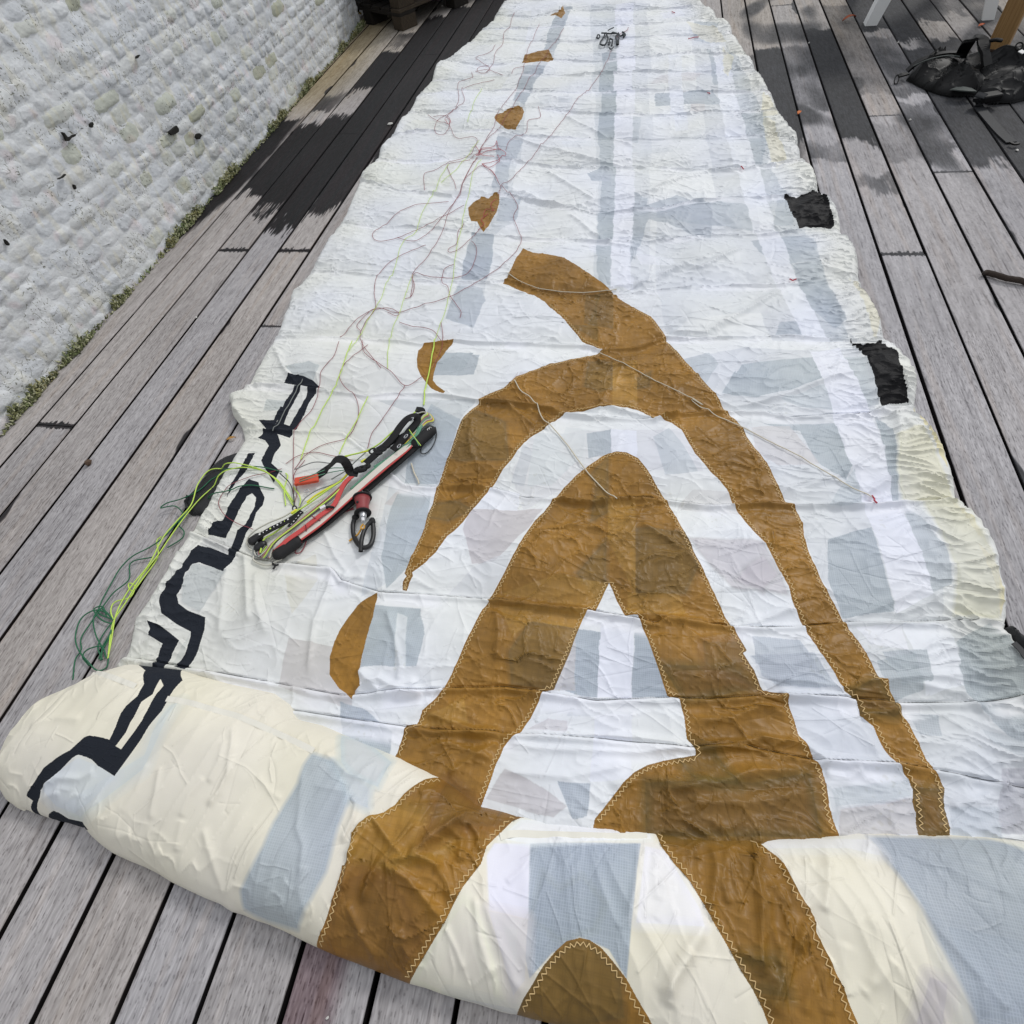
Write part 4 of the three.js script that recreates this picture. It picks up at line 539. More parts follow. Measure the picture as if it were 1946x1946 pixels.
patch(A5([1225, 1512, 1355, 1532, 1332, 1872, 1150, 1830]), GREY, 1, 1); patch(A5([1355, 1452, 1532, 1452, 1512, 1872, 1332, 1872]), LAV, 1, 0); patch(A5([1533, 1532, 1620, 1532, 1715, 1862, 1514, 1862]), GREY, 1, 1); patch(A5([1050, 1840, 1210, 1540, 1225, 1540, 1220, 1830]), MAUVE, 0.8, 2);
// right hand cells
patch(A6([150, 120, 280, 90, 330, 150, 260, 250, 200, 180]), MID, 0.9, 2); patch(A6([350, 292, 440, 150, 640, 120, 850, 98, 900, 200, 700, 270, 520, 308]), GREY, 0.95, 2); patch(A6([650, 320, 880, 240, 920, 360, 760, 350]), MID, 0.8, 3);
patch(A6([560, 448, 940, 430, 1030, 640, 1000, 730, 840, 640, 760, 480]), GREY, 0.95, 1.5); patch(A6([500, 470, 700, 450, 860, 650, 640, 670, 520, 600]), MAUVE, 0.6, 3); patch(A6([960, 100, 1090, 130, 1160, 340, 1080, 360, 1000, 200]), MID, 0.9, 1);
patch(A6([800, 70, 950, 55, 1120, 400, 1230, 760, 1320, 980, 1420, 1260, 1440, 1340, 1262, 1430, 1160, 1060, 1000, 600, 910, 330]), LAV, 0.95, 0.6); patch(A6([1132, 400, 1222, 500, 1232, 640, 1262, 840, 1230, 850, 1190, 650]), GREY, 0.9, 1); patch(A6([1290, 880, 1370, 940, 1500, 1130, 1525, 1300, 1440, 1330]), MID, 1, 2);
patch(A6([905, 1045, 1130, 980, 1170, 1130, 1255, 1420, 985, 1450, 900, 1250]), GREY, 1, 1); patch(A6([980, 760, 1040, 680, 1090, 860, 960, 880, 900, 870]), MID, 0.8, 2);
patch(A6([170, 1040, 560, 1060, 640, 1210, 690, 1330, 400, 1300, 300, 1200]), MAUVE, 0.85, 5); patch(A6([400, 1260, 560, 1120, 640, 1230, 560, 1330]), '#bdb8bc', 0.6, 6); patch(A6([495, 1560, 660, 1560, 760, 1580, 900, 1790, 640, 1790, 560, 1760]), GREY, 0.7, 3);
patch(A6([1050, 1510, 1290, 1500, 1310, 1640, 1120, 1600]), LAV, 0.8, 1); patch(A6([1150, 1690, 1352, 1650, 1400, 1830, 1250, 1900, 1200, 1800]), GREY, 0.85, 2); patch(A6([1540, 1590, 1720, 1488, 1815, 1560, 1960, 1840, 1650, 1850, 1580, 1740]), GREY, 1, 2); patch(A6([1290, 1490, 1500, 1490, 1600, 1800, 1420, 1860]), LAV, 0.9, 1);
patch(A9([490, 20, 830, 0, 960, 180, 640, 160]), GREY, 0.75, 3); patch(A9([1180, 0, 1390, -10, 1420, 140, 1290, 170]), GREY, 0.8, 2); patch(A9([1560, 60, 1932, -60, 1990, 520, 1800, 430, 1690, 300, 1600, 200]), GREY, 0.9, 3); patch(A9([1300, 300, 1460, 320, 1480, 420, 1380, 420]), GREY, 0.7, 2); patch(A9([1690, 400, 1932, 480, 1932, 560, 1720, 470]), MID, 0.7, 3);
patch(A9([1790, 600, 2000, 600, 2000, 960, 1790, 930]), '#bcbec6', 0.95, 2); patch(A9([940, 820, 1330, 750, 1350, 940, 940, 960]), MAUVE, 0.75, 4); patch(A9([900, 700, 1300, 660, 1320, 740, 920, 800]), MID, 0.6, 3); patch(A9([1510, 800, 1790, 800, 1790, 960, 1520, 960]), MID, 0.7, 3);
patch(A8([0, 250, 120, 282, 260, 400, 262, 505, 130, 430, 0, 400]), GREY, 0.9, 2); patch(A8([0, 400, 130, 422, 260, 500, 250, 640, 190, 700, 0, 620]), GREY, 0.85, 2); patch(A8([850, 600, 960, 650, 1170, 800, 1100, 860, 750, 760]), MAUVE, 0.85, 3); patch(A8([1120, 672, 1308, 680, 1290, 850, 1200, 860]), GREY, 0.9, 1.5); patch(A8([1200, 280, 1520, 300, 1500, 320, 1180, 320]), MID, 0.6, 3); patch(A8([1080, 330, 1180, 350, 1180, 400, 980, 390]), MAUVE, 0.6, 2); patch(A8([1330, 320, 1520, 310, 1520, 660, 1310, 670]), LAV, 0.7, 1);
patch(A4([1515, 160, 1640, 130, 1690, 150, 1640, 230, 1560, 200]), MID, 0.8, 4); patch(A4([1410, 320, 1510, 315, 1480, 370, 1395, 375]), MID, 0.8, 2); patch(A4([960, 1370, 985, 1270, 1030, 1175, 1200, 1210, 1120, 1330, 1050, 1420]), MID, 0.75, 5); patch(A4([1095, 1020, 1240, 1040, 1200, 1125, 1060, 1085]), PALE, 0.9, 3); patch(A4([890, 1710, 1005, 1520, 1010, 1540, 980, 1650, 940, 1700]), PALE, 0.8, 2); patch(A4([1650, 1120, 1680, 1260, 1560, 1440, 1500, 1200]), '#d9d8d2', 0.7, 3);
// far cells: a column of thin weave beside each rib tape
patch(A2([1360, 300, 1440, 300, 1432, 560, 1430, 900, 1422, 1200, 1418, 1520, 1352, 1512, 1340, 1200, 1362, 900, 1345, 720, 1358, 500]), GREY, 0.9, 1); patch(A2([1435, 40, 1530, 40, 1530, 620, 1525, 1530, 1418, 1530, 1428, 900, 1432, 560]), LAV, 0.9, 1); patch(A2([1528, 1040, 1605, 1050, 1600, 1180, 1520, 1420]), GREY, 0.8, 1); patch(A2([1530, 640, 1570, 640, 1560, 760, 1530, 760]), MID, 0.8, 1);
patch(A2([1280, 930, 1360, 890, 1420, 900, 1400, 970, 1300, 970]), GREY, 0.8, 1); patch(A2([1600, 1090, 1760, 1040, 1932, 1080, 1932, 1260, 1600, 1180]), GREY, 0.75, 2); patch(A2([1330, 1550, 1420, 1540, 1420, 1740, 1280, 1720]), MID, 0.9, 1);
for (const l of [[1150, 55, 1205, 50, 1150, 210, 1110, 292, 1055, 285, 1100, 150], [965, 370, 1070, 368, 1010, 470, 960, 560, 895, 545], [820, 730, 940, 760, 890, 880, 880, 1000, 795, 1000, 810, 850], [825, 1060, 930, 1050, 905, 1170, 800, 1180], [690, 1230, 800, 1230, 790, 1400, 760, 1472, 625, 1470, 660, 1330], [620, 1500, 745, 1520, 755, 1600, 700, 1735, 550, 1700, 595, 1580], [500, 1860, 700, 1870, 640, 1960, 480, 1960]]) patch(A2(l), GREY, 0.88, 1.5);
for (const l of [[370, 602, 565, 610, 590, 740, 560, 885, 480, 872, 440, 740, 378, 700], [480, 1272, 700, 1262, 800, 1290, 832, 1400, 620, 1420, 520, 1340], [0, 1110, 150, 1062, 520, 1100, 540, 1230, 200, 1195, 0, 1172], [270, 262, 392, 290, 402, 462, 306, 462], [640, 1702, 770, 1690, 765, 1762, 610, 1765], [210, 120, 330, 150, 310, 240, 200, 230], [0, 500, 300, 480, 360, 560, 0, 570], [640, 1045, 700, 1060, 720, 1200, 610, 1200], [700, 1420, 830, 1400, 990, 1700, 930, 1740, 780, 1620]]) patch(A3(l), GREY, 0.8, 1.5);
for (const l of [[290, 240, 360, 250, 480, 720, 580, 1070, 680, 1400, 900, 1800, 780, 1800, 560, 1400, 460, 1080, 370, 720], [60, 300, 130, 300, 160, 700, 90, 700]]) patch(A3(l), LAV, 0.85, 1);
for (const l of [[760, 60, 1000, 70, 960, 250, 640, 260], [480, 380, 880, 420, 840, 480, 400, 500], [150, 880, 600, 860, 560, 1000, 100, 960], [380, 640, 800, 640, 780, 690, 300, 700]]) patch(A2(l), '#dcdedd', 0.8, 4);
// yellowed hems along the trailing edge, stains
for (const l of [[345, 260, 400, 330, 380, 420, 350, 380], [560, 660, 620, 680, 690, 860, 620, 900], [1020, 1480, 1080, 1540, 1160, 1700, 1150, 1790, 1110, 1740, 1060, 1600], [160, 130, 330, 170, 360, 250, 240, 220], [560, 520, 620, 570, 640, 650, 560, 650]]) patch(A3(l), '#dfdac4', 0.65, 4);
for (const l of [[1340, 365, 1400, 400, 1470, 560, 1500, 680, 1440, 600, 1400, 480], [1550, 860, 1620, 950, 1660, 1080, 1620, 1020, 1570, 900], [1650, 1110, 1740, 1210, 1810, 1360, 1800, 1440, 1760, 1330, 1700, 1220]]) patch(A6(l), '#e4dcb4', 0.75, 4);
patch(A6([1240, 520, 1360, 480, 1500, 760, 1560, 840, 1300, 860, 1250, 720]), '#dddcd0', 0.85, 6); patch(A6([1400, 860, 1560, 850, 1760, 1250, 1790, 1450, 1560, 1440, 1540, 1200]), '#d6d6cc', 0.8, 6);
const creamAt = (x, z) => Math.max(smooth(1.35, 0.9, x) * smooth(-1.9, -1.2, z), 0.75 * smooth(0.16, 0.05, sdA(x, z)) * (x > 1.9 ? 1 : 0.55));
const weave = (near) => (x, z, s) => {
  const cr0 = creamAt(x, z), k = cellOf(x, z), ds = k >= 0 ? z - seamZ(k, x) : 1;
  const big = sn(x * 1.7 + 3, z * 1.9), md = sn(x * 7, z * 8 + k * 3), fi = sn(x * 30, z * 34), ck = sn(k * 7.7, 2.2);
  const hem = smooth(0.05, 0.03, ds) * smooth(-0.25, 0.5, sn(x * 4.2, k * 3.3)) * (near ? 0.8 : 0.65);
  for (let i = 0; i < 3; i++) s[i] = mix(s[i], [234, 236, 243][i], hem);
  let m = big * 3 + md * 2.6 + fi * 1.6 + ck * 4;
  if (!near) { const o = 0.22 * smooth(-0.2, 0.6, sn(k * 5.9, x * 2.7)) + 0.04; for (let i = 0; i < 3; i++) s[i] = mix(s[i], [220, 224, 230][i], o); }
  const grey = clamp((s[2] - s[0] - 5) / 12, 0, 1) * clamp((222 - s[1]) / 30, 0, 1);
  if (near) { const gx = Math.abs(((x * CELLS) % 1 + 1) % 1 - 0.5), gz = Math.abs(((z * CELLS) % 1 + 1) % 1 - 0.5); if (gx > 0.36 || gz > 0.36) m += grey * 13 - (1 - grey) * 0.8; m -= grey * 3; }
  const warm = 4.5 * sn(x * 2.3 + 50, z * 2.6) + 9 * cr0;
  s[0] += m + warm * 0.15 - cr0 * 7; s[1] += m - cr0 * 8; s[2] += m - warm - cr0 * 8;
  const dirt = 0.35 * smooth(0.8, 0.97, sn(x * 60, z * 60) * 0.6 + sn(x * 5 + 60, z * 5) * 0.6); s[0] -= dirt * 22; s[1] -= dirt * 24; s[2] -= dirt * 34;
};
const shift = (m) => (x, z) => { const k = cellOf(x, z); return [m * sn(k * 3.3, 7.1 + Math.round(x * 3) * 0.6) + m * 0.3 * sn(x * 14, z * 12 + k), m * 0.5 * sn(x * 9 + 5, z * 9)]; };
const texNear = clothNear.done(weave(true), shift(0.006)), texFar = clothFar.done(weave(false), shift(0.012));
const pillow = new Paint(BA, 2048, 664, '#e4dfcf'), bp = (l, color, alpha = 1, blur = 0) => pillow.poly(onB(l), color, alpha, blur);
bp(A7([1640, 520, 1600, 580, 1570, 672, 1500, 782, 1440, 882, 1390, 1002, 1320, 1132, 1268, 1242, 1285, 1322, 1330, 1350, 1400, 1382, 1560, 1430, 1622, 1282, 1702, 1132, 1772, 902, 1835, 752, 1805, 640, 1750, 560]), '#abb4bb', 0.97, 3);
bp(A7([1750, 560, 1932, 700, 1932, 800, 1840, 760]), '#bcc4ca', 0.8, 5); bp(A7([230, 700, 330, 600, 420, 540, 520, 580, 600, 640, 480, 760, 390, 830, 300, 790]), '#d3d8dc', 0.9, 8); bp(A7([340, 780, 620, 600, 760, 520, 840, 330, 900, 260, 940, 250, 760, 600, 500, 790, 420, 850]), '#cfd5da', 0.6, 9);
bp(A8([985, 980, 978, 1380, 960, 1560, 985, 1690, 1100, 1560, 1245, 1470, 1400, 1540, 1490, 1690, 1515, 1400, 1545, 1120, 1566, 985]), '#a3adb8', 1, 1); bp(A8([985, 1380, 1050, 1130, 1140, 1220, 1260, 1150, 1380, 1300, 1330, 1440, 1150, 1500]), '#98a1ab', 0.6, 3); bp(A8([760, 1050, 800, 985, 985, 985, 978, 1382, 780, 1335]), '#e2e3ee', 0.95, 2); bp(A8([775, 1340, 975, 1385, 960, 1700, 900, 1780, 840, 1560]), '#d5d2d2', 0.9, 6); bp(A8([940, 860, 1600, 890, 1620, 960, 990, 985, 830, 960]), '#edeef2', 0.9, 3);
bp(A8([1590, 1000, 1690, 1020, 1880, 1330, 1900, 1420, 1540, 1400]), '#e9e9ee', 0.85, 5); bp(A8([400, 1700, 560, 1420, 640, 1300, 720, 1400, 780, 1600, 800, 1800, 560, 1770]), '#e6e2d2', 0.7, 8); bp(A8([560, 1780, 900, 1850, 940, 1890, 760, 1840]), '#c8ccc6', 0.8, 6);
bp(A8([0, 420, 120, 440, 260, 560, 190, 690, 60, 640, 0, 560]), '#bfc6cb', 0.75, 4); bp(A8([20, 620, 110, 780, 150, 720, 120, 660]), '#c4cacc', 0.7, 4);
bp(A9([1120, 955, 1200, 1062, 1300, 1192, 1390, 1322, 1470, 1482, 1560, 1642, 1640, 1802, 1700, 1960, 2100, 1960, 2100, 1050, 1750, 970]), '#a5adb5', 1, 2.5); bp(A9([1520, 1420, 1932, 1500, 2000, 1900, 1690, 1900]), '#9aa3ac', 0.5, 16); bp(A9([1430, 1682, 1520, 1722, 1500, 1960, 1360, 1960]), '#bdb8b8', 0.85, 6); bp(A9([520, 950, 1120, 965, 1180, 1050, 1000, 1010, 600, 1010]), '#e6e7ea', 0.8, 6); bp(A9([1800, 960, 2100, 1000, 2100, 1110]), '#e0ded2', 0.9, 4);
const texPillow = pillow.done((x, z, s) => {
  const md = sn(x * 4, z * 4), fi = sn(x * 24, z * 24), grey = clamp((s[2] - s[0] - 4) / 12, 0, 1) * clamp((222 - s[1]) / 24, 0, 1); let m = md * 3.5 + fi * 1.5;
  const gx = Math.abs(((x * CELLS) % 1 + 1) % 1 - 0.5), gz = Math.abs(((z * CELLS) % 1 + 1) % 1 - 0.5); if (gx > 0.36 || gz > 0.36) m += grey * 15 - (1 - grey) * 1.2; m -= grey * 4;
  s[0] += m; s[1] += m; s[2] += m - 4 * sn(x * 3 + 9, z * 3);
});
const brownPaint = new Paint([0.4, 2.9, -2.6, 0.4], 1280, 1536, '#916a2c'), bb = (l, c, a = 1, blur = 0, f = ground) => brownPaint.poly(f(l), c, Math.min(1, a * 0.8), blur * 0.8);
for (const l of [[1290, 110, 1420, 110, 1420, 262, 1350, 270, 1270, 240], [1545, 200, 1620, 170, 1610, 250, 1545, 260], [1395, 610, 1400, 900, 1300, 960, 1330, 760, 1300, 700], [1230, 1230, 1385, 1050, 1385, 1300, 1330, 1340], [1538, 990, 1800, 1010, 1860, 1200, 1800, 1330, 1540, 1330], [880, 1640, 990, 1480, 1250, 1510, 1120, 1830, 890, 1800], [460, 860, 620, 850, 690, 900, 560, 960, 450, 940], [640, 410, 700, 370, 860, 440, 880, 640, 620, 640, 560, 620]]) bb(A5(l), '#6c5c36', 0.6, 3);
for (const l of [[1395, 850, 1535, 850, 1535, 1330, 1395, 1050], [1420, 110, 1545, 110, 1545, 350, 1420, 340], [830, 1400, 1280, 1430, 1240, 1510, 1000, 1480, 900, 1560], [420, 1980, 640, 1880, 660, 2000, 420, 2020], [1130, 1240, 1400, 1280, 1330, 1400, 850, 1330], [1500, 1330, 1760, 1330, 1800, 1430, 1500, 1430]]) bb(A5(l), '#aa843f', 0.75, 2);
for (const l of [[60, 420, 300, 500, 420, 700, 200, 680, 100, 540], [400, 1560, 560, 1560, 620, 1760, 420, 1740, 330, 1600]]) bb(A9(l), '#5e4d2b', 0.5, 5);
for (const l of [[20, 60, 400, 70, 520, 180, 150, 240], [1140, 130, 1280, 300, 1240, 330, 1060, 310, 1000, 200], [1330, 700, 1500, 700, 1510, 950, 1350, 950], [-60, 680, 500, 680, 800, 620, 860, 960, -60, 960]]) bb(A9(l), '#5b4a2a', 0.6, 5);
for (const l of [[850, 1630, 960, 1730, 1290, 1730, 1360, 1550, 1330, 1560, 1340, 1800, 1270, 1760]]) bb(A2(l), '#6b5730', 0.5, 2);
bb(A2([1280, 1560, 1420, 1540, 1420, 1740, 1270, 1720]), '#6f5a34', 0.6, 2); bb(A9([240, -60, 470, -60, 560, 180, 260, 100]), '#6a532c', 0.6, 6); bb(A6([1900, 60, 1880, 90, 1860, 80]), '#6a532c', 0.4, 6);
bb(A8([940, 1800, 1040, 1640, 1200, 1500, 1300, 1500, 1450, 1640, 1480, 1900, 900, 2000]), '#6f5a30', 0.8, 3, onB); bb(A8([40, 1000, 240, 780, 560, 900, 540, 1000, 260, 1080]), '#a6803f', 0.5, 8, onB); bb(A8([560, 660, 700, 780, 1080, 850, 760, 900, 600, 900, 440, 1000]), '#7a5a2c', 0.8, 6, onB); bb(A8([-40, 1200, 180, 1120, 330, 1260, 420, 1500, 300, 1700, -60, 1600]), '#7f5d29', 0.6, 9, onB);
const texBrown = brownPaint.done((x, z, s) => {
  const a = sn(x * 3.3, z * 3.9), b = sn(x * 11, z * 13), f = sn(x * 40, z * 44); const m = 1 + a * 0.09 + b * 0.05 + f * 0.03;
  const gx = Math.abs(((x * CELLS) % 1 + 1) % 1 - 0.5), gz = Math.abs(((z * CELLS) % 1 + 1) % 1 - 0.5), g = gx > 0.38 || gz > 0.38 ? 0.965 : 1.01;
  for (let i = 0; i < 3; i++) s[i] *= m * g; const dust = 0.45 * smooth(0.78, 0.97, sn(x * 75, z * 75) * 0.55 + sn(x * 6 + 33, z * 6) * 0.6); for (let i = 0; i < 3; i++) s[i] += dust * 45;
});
// a fine crinkle of thin coated nylon
const crinkle = dataTex(512, 512, (i, j, c) => { const x = i / 512, y = j / 512, f = (n, w, o) => { const [d, e] = creases(x * n, y * n, n); return (e > o ? e : 0) * Math.exp(-d / w); }; c[0] = c[1] = c[2] = 255 * clamp(0.5 * f(8, 0.07, 0.35) + 0.3 * f(17, 0.08, 0.3) + 0.12 * f(34, 0.1, 0.2), 0, 1); }, false);
function creaseMap(b, w, h, seed, sets) {
  const cv = document.createElement('canvas'); cv.width = w; cv.height = h; const c = cv.getContext('2d'), r = rngOf(seed), px = w / (b[1] - b[0]), pz = h / (b[3] - b[2]);
  c.fillStyle = '#707070'; c.fillRect(0, 0, w, h); c.lineCap = 'round'; c.lineJoin = 'miter';
  for (const q of sets) for (let i = 0; i < q.n; i++) {
    let x = mix(q.in ? q.in[0] : b[0], q.in ? q.in[1] : b[1], r()), z = mix(q.in ? q.in[2] : b[2], q.in ? q.in[3] : b[3], r()), a = q.dir + (r() - 0.5) * q.fan, L = mix(q.len[0], q.len[1], r() * r()); const n = 2 + Math.floor(r() * 3), pts = [[x, z]];
    for (let k = 0; k < n; k++) { a += (r() - 0.5) * 0.55; x += Math.cos(a) * L / n; z += Math.sin(a) * L / n; pts.push([x, z]); }
    const up = r() < (q.up === undefined ? 0.6 : q.up), al = mix(q.a[0], q.a[1], r()), wd = mix(q.w[0], q.w[1], r());
    for (const [k, f] of [[4.2, 0.16], [2.2, 0.3], [1, 0.7]]) { c.globalAlpha = al * f; c.strokeStyle = up ? '#fff' : '#000'; c.lineWidth = wd * k; c.beginPath(); pts.forEach(([X, Z], j) => { const u = (X - b[0]) * px, v = (Z - b[2]) * pz; j ? c.lineTo(u, v) : c.moveTo(u, v); }); c.stroke(); }
    if (r() < 0.4) { const [X, Z] = pts[1 + Math.floor(r() * (pts.length - 1))], a2 = a + (r() < 0.5 ? -1 : 1) * (0.5 + r() * 0.8), l2 = L * 0.4 * r(); for (const [k, f] of [[2.2, 0.3], [1, 0.6]]) { c.globalAlpha = al * f * 0.8; c.lineWidth = wd * 0.8 * k; c.beginPath(); c.moveTo((X - b[0]) * px, (Z - b[2]) * pz); c.lineTo((X + Math.cos(a2) * l2 - b[0]) * px, (Z + Math.sin(a2) * l2 - b[2]) * pz); c.stroke(); } }
  }
  const d = c.getImageData(0, 0, w, h).data; return dataTex(w, h, (i, j, o) => { const k = d[(j * w + i) * 4]; o[0] = o[1] = o[2] = k; }, false);
}
const crin = (su, sv) => { const t = crinkle.clone(); t.repeat.set(su, sv); t.needsUpdate = true; return t; };
const nylon = (map, bumpMap, bump, rough = 0.5) => new THREE.MeshPhysicalMaterial({ map, roughness: rough, bumpMap, bumpScale: bump, specularIntensity: 0.6, side: THREE.DoubleSide });
const BR = [0.4, 2.9, -2.6, 0.4];
const bumpNear = creaseMap(NA, 1900, 1600, 71, [{ n: 420, dir: 0, fan: 0.9, len: [0.05, 0.6], w: [1.2, 2.6], a: [0.2, 0.75] }, { n: 260, dir: 1.1, fan: 2.6, len: [0.04, 0.3], w: [1, 2], a: [0.15, 0.6] }, { n: 900, dir: 0, fan: 3.1, len: [0.012, 0.1], w: [0.8, 1.5], a: [0.1, 0.4] }]);
const bumpFar = creaseMap(FA, 1024, 2048, 72, [{ n: 800, dir: 0, fan: 0.8, len: [0.06, 0.7], w: [1, 2.2], a: [0.25, 0.8] }, { n: 420, dir: 0.9, fan: 2.6, len: [0.05, 0.35], w: [0.9, 1.7], a: [0.15, 0.6] }, { n: 1500, dir: 0, fan: 3.1, len: [0.03, 0.16], w: [0.8, 1.3], a: [0.1, 0.4] }]);
const bumpPillow = creaseMap(BA, 2048, 664, 73, [{ n: 150, dir: 1.9, fan: 0.7, len: [0.06, 0.36], w: [1.2, 2.8], a: [0.25, 0.85] }, { n: 110, dir: 1.2, fan: 0.9, len: [0.06, 0.36], w: [1.2, 2.6], a: [0.25, 0.8], in: [1.6, 3.1, -0.3, 0.3] }, { n: 420, dir: 1.6, fan: 2.2, len: [0.012, 0.09], w: [0.8, 1.6], a: [0.1, 0.5] }, { n: 160, dir: 0.2, fan: 1.2, len: [0.03, 0.2], w: [1, 2], a: [0.15, 0.6] }]);
const bumpBrown = creaseMap(BR, 1500, 1800, 74, [{ n: 650, dir: 0.1, fan: 1.1, len: [0.04, 0.4], w: [1, 2.2], a: [0.3, 0.9], up: 0.5 }, { n: 520, dir: 1.1, fan: 2.4, len: [0.03, 0.2], w: [0.9, 1.8], a: [0.2, 0.8], up: 0.5 }, { n: 1500, dir: 0, fan: 3.1, len: [0.012, 0.1], w: [0.8, 1.3], a: [0.1, 0.5], up: 0.5 }, { n: 120, dir: 1.4, fan: 0.9, len: [0.06, 0.3], w: [1.2, 2.4], a: [0.4, 0.9], up: 0.5, in: [1.0, 2.5, -0.25, 0.3] }]);
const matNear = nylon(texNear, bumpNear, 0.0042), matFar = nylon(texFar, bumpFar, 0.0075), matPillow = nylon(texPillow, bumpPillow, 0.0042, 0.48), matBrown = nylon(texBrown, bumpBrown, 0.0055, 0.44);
const matBlack = new THREE.MeshPhysicalMaterial({ specularIntensity: 0.45, color: rgb(13, 13, 16), roughness: 0.62, bumpMap: crin(8, 8), bumpScale: 0.002, side: THREE.DoubleSide }), matLetter = new THREE.MeshPhysicalMaterial({ side: THREE.DoubleSide, specularIntensity: 0.4, color: rgb(34, 38, 46), roughness: 0.9, bumpMap: crin(8, 8), bumpScale: 0.002 });

const wing = thing('paraglider', 'white and brown paraglider wing laid out crumpled on the wooden deck', 'paraglider');
const uvOf = (B) => (x, z) => [(x - B[0]) / (B[1] - B[0]), (z - B[2]) / (B[3] - B[2])];
const keyA = (x, z) => {
  if (sdA(x, z) < -0.03 || !pip(outA, x, z)) return null;
  for (const q of blackA) if (inside(q, x, z) && !(q.k === 'letter1' && pip(HOLE1, x, z))) return 'black ' + q.k;
  for (const q of brownA) if (inside(q, x, z)) return 'brown ' + q.k;
  return 'cell ' + cellOf(x, z);
};
const edgesA = [[outA, true], [HOLE1, true], ...brownA.map((q) => [q.p, true]), ...blackA.map((q) => [q.p, true]), ...SEAMS.map((f) => { const l = []; for (let x = 0.4; x < 2.85; x += 0.02) l.push([x, f(x)]); return [l, false]; })];
const brownZone = brownA.map((q) => ({ ...q, sd: field(q.p, 0.012) }));
const heightA = (x, z) => { let h = HA(x, z), w = 0; for (const q of brownZone) if (x > q.b[0] && x < q.b[1] && z > q.b[2] && z < q.b[3]) { const d = q.sd(x, z); if (d > 0) w = Math.max(w, smooth(0, 0.02, d)); } return w ? h + w * crumple(x, z) : h; };
// the part of the flat layer under the folded end is never seen
const hiddenUnder = (x, z) => sdB(x, z) > 0.09;
const both = new Map();
for (const [B, zr, step] of [[NA, [-1.6, 0.1], 1.7 / 430], [FA, [-6.6, -1.6], 5 / 600]]) {
  const got = sheet({ x0: 0.45, x1: 2.85, z0: zr[0], z1: zr[0] + Math.round((zr[1] - zr[0]) / step) * step, step, edges: edgesA, height: heightA, uv: uvOf(B), bucketOf: (x, z) => hiddenUnder(x, z) ? null : keyA(x, z) });
  for (const [k, g] of got) { if (!both.has(k)) both.set(k, []); both.get(k).push([g, B === NA ? matNear : matFar]); }
}
const sizeOf = (g) => g.attributes.position.count;
for (const [k, list] of both) {
  const kind = k.split(' ')[0];
  if (kind !== 'cell') for (const [g] of list) if (kind === 'brown') { const p = g.attributes.position, u = g.attributes.uv, f = uvOf(BR); for (let i = 0; i < p.count; i++) u.setXY(i, ...f(p.getX(i), p.getZ(i))); }
  const g = list.length > 1 ? mergeGeometries(list.map((q) => q[0]), kind === 'cell') : list[0][0];
  if (sizeOf(g) < 12) continue;
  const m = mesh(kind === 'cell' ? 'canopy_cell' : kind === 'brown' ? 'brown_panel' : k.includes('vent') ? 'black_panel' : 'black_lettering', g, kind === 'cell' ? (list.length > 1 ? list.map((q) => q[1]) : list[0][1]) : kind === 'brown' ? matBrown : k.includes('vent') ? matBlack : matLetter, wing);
  if (kind === 'brown' && k.includes('hook')) m.userData.label = 'long brown hooked panel of the printed emblem';
  if (kind === 'brown' && k.includes('arch')) m.userData.label = 'brown pointed arch panel of the printed emblem';
}
{
  const got = sheet({ x0: 0.5, x1: 3.0, z0: -0.45, z1: 0.3, step: 0.0036, edges: [[outB, true], [HOLE5, true], ...brownB.map((q) => [q.p, true]), ...blackB.map((q) => [q.p, true])], height: (x, z) => { let h = HB(x, z); for (const q of brownB) if (q.k !== 'dome' && inside(q, x, z)) { h += crumple(x, z) * 1.15 * smooth(0, 0.03, sdB(x, z)); } return h; }, uv: uvOf(BA), bucketOf: (x, z) => { if (!pip(outB, x, z)) return null; for (const q of blackB) if (inside(q, x, z) && !(q.k === 'letter5' && pip(HOLE5, x, z))) return 'black ' + q.k; for (const q of brownB) if (inside(q, x, z)) return 'brown ' + q.k; return 'white'; } });
  for (const [k, g] of got) {
    const kind = k.split(' ')[0]; if (kind === 'brown') { const p = g.attributes.position, u = g.attributes.uv, f = uvOf(BR); for (let i = 0; i < p.count; i++) u.setXY(i, ...f(p.getX(i), p.getZ(i))); }
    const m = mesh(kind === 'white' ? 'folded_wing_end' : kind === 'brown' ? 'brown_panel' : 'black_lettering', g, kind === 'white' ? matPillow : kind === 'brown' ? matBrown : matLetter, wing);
    if (kind === 'white') m.userData.label = 'cream wing end folded back over itself, full of air';
  }
}
const topH = (x, z) => { let h = sdA(x, z) > 0 ? HA(x, z) : 0.002; if (sdB(x, z) > 0) h = Math.max(h, HB(x, z)); return h; };
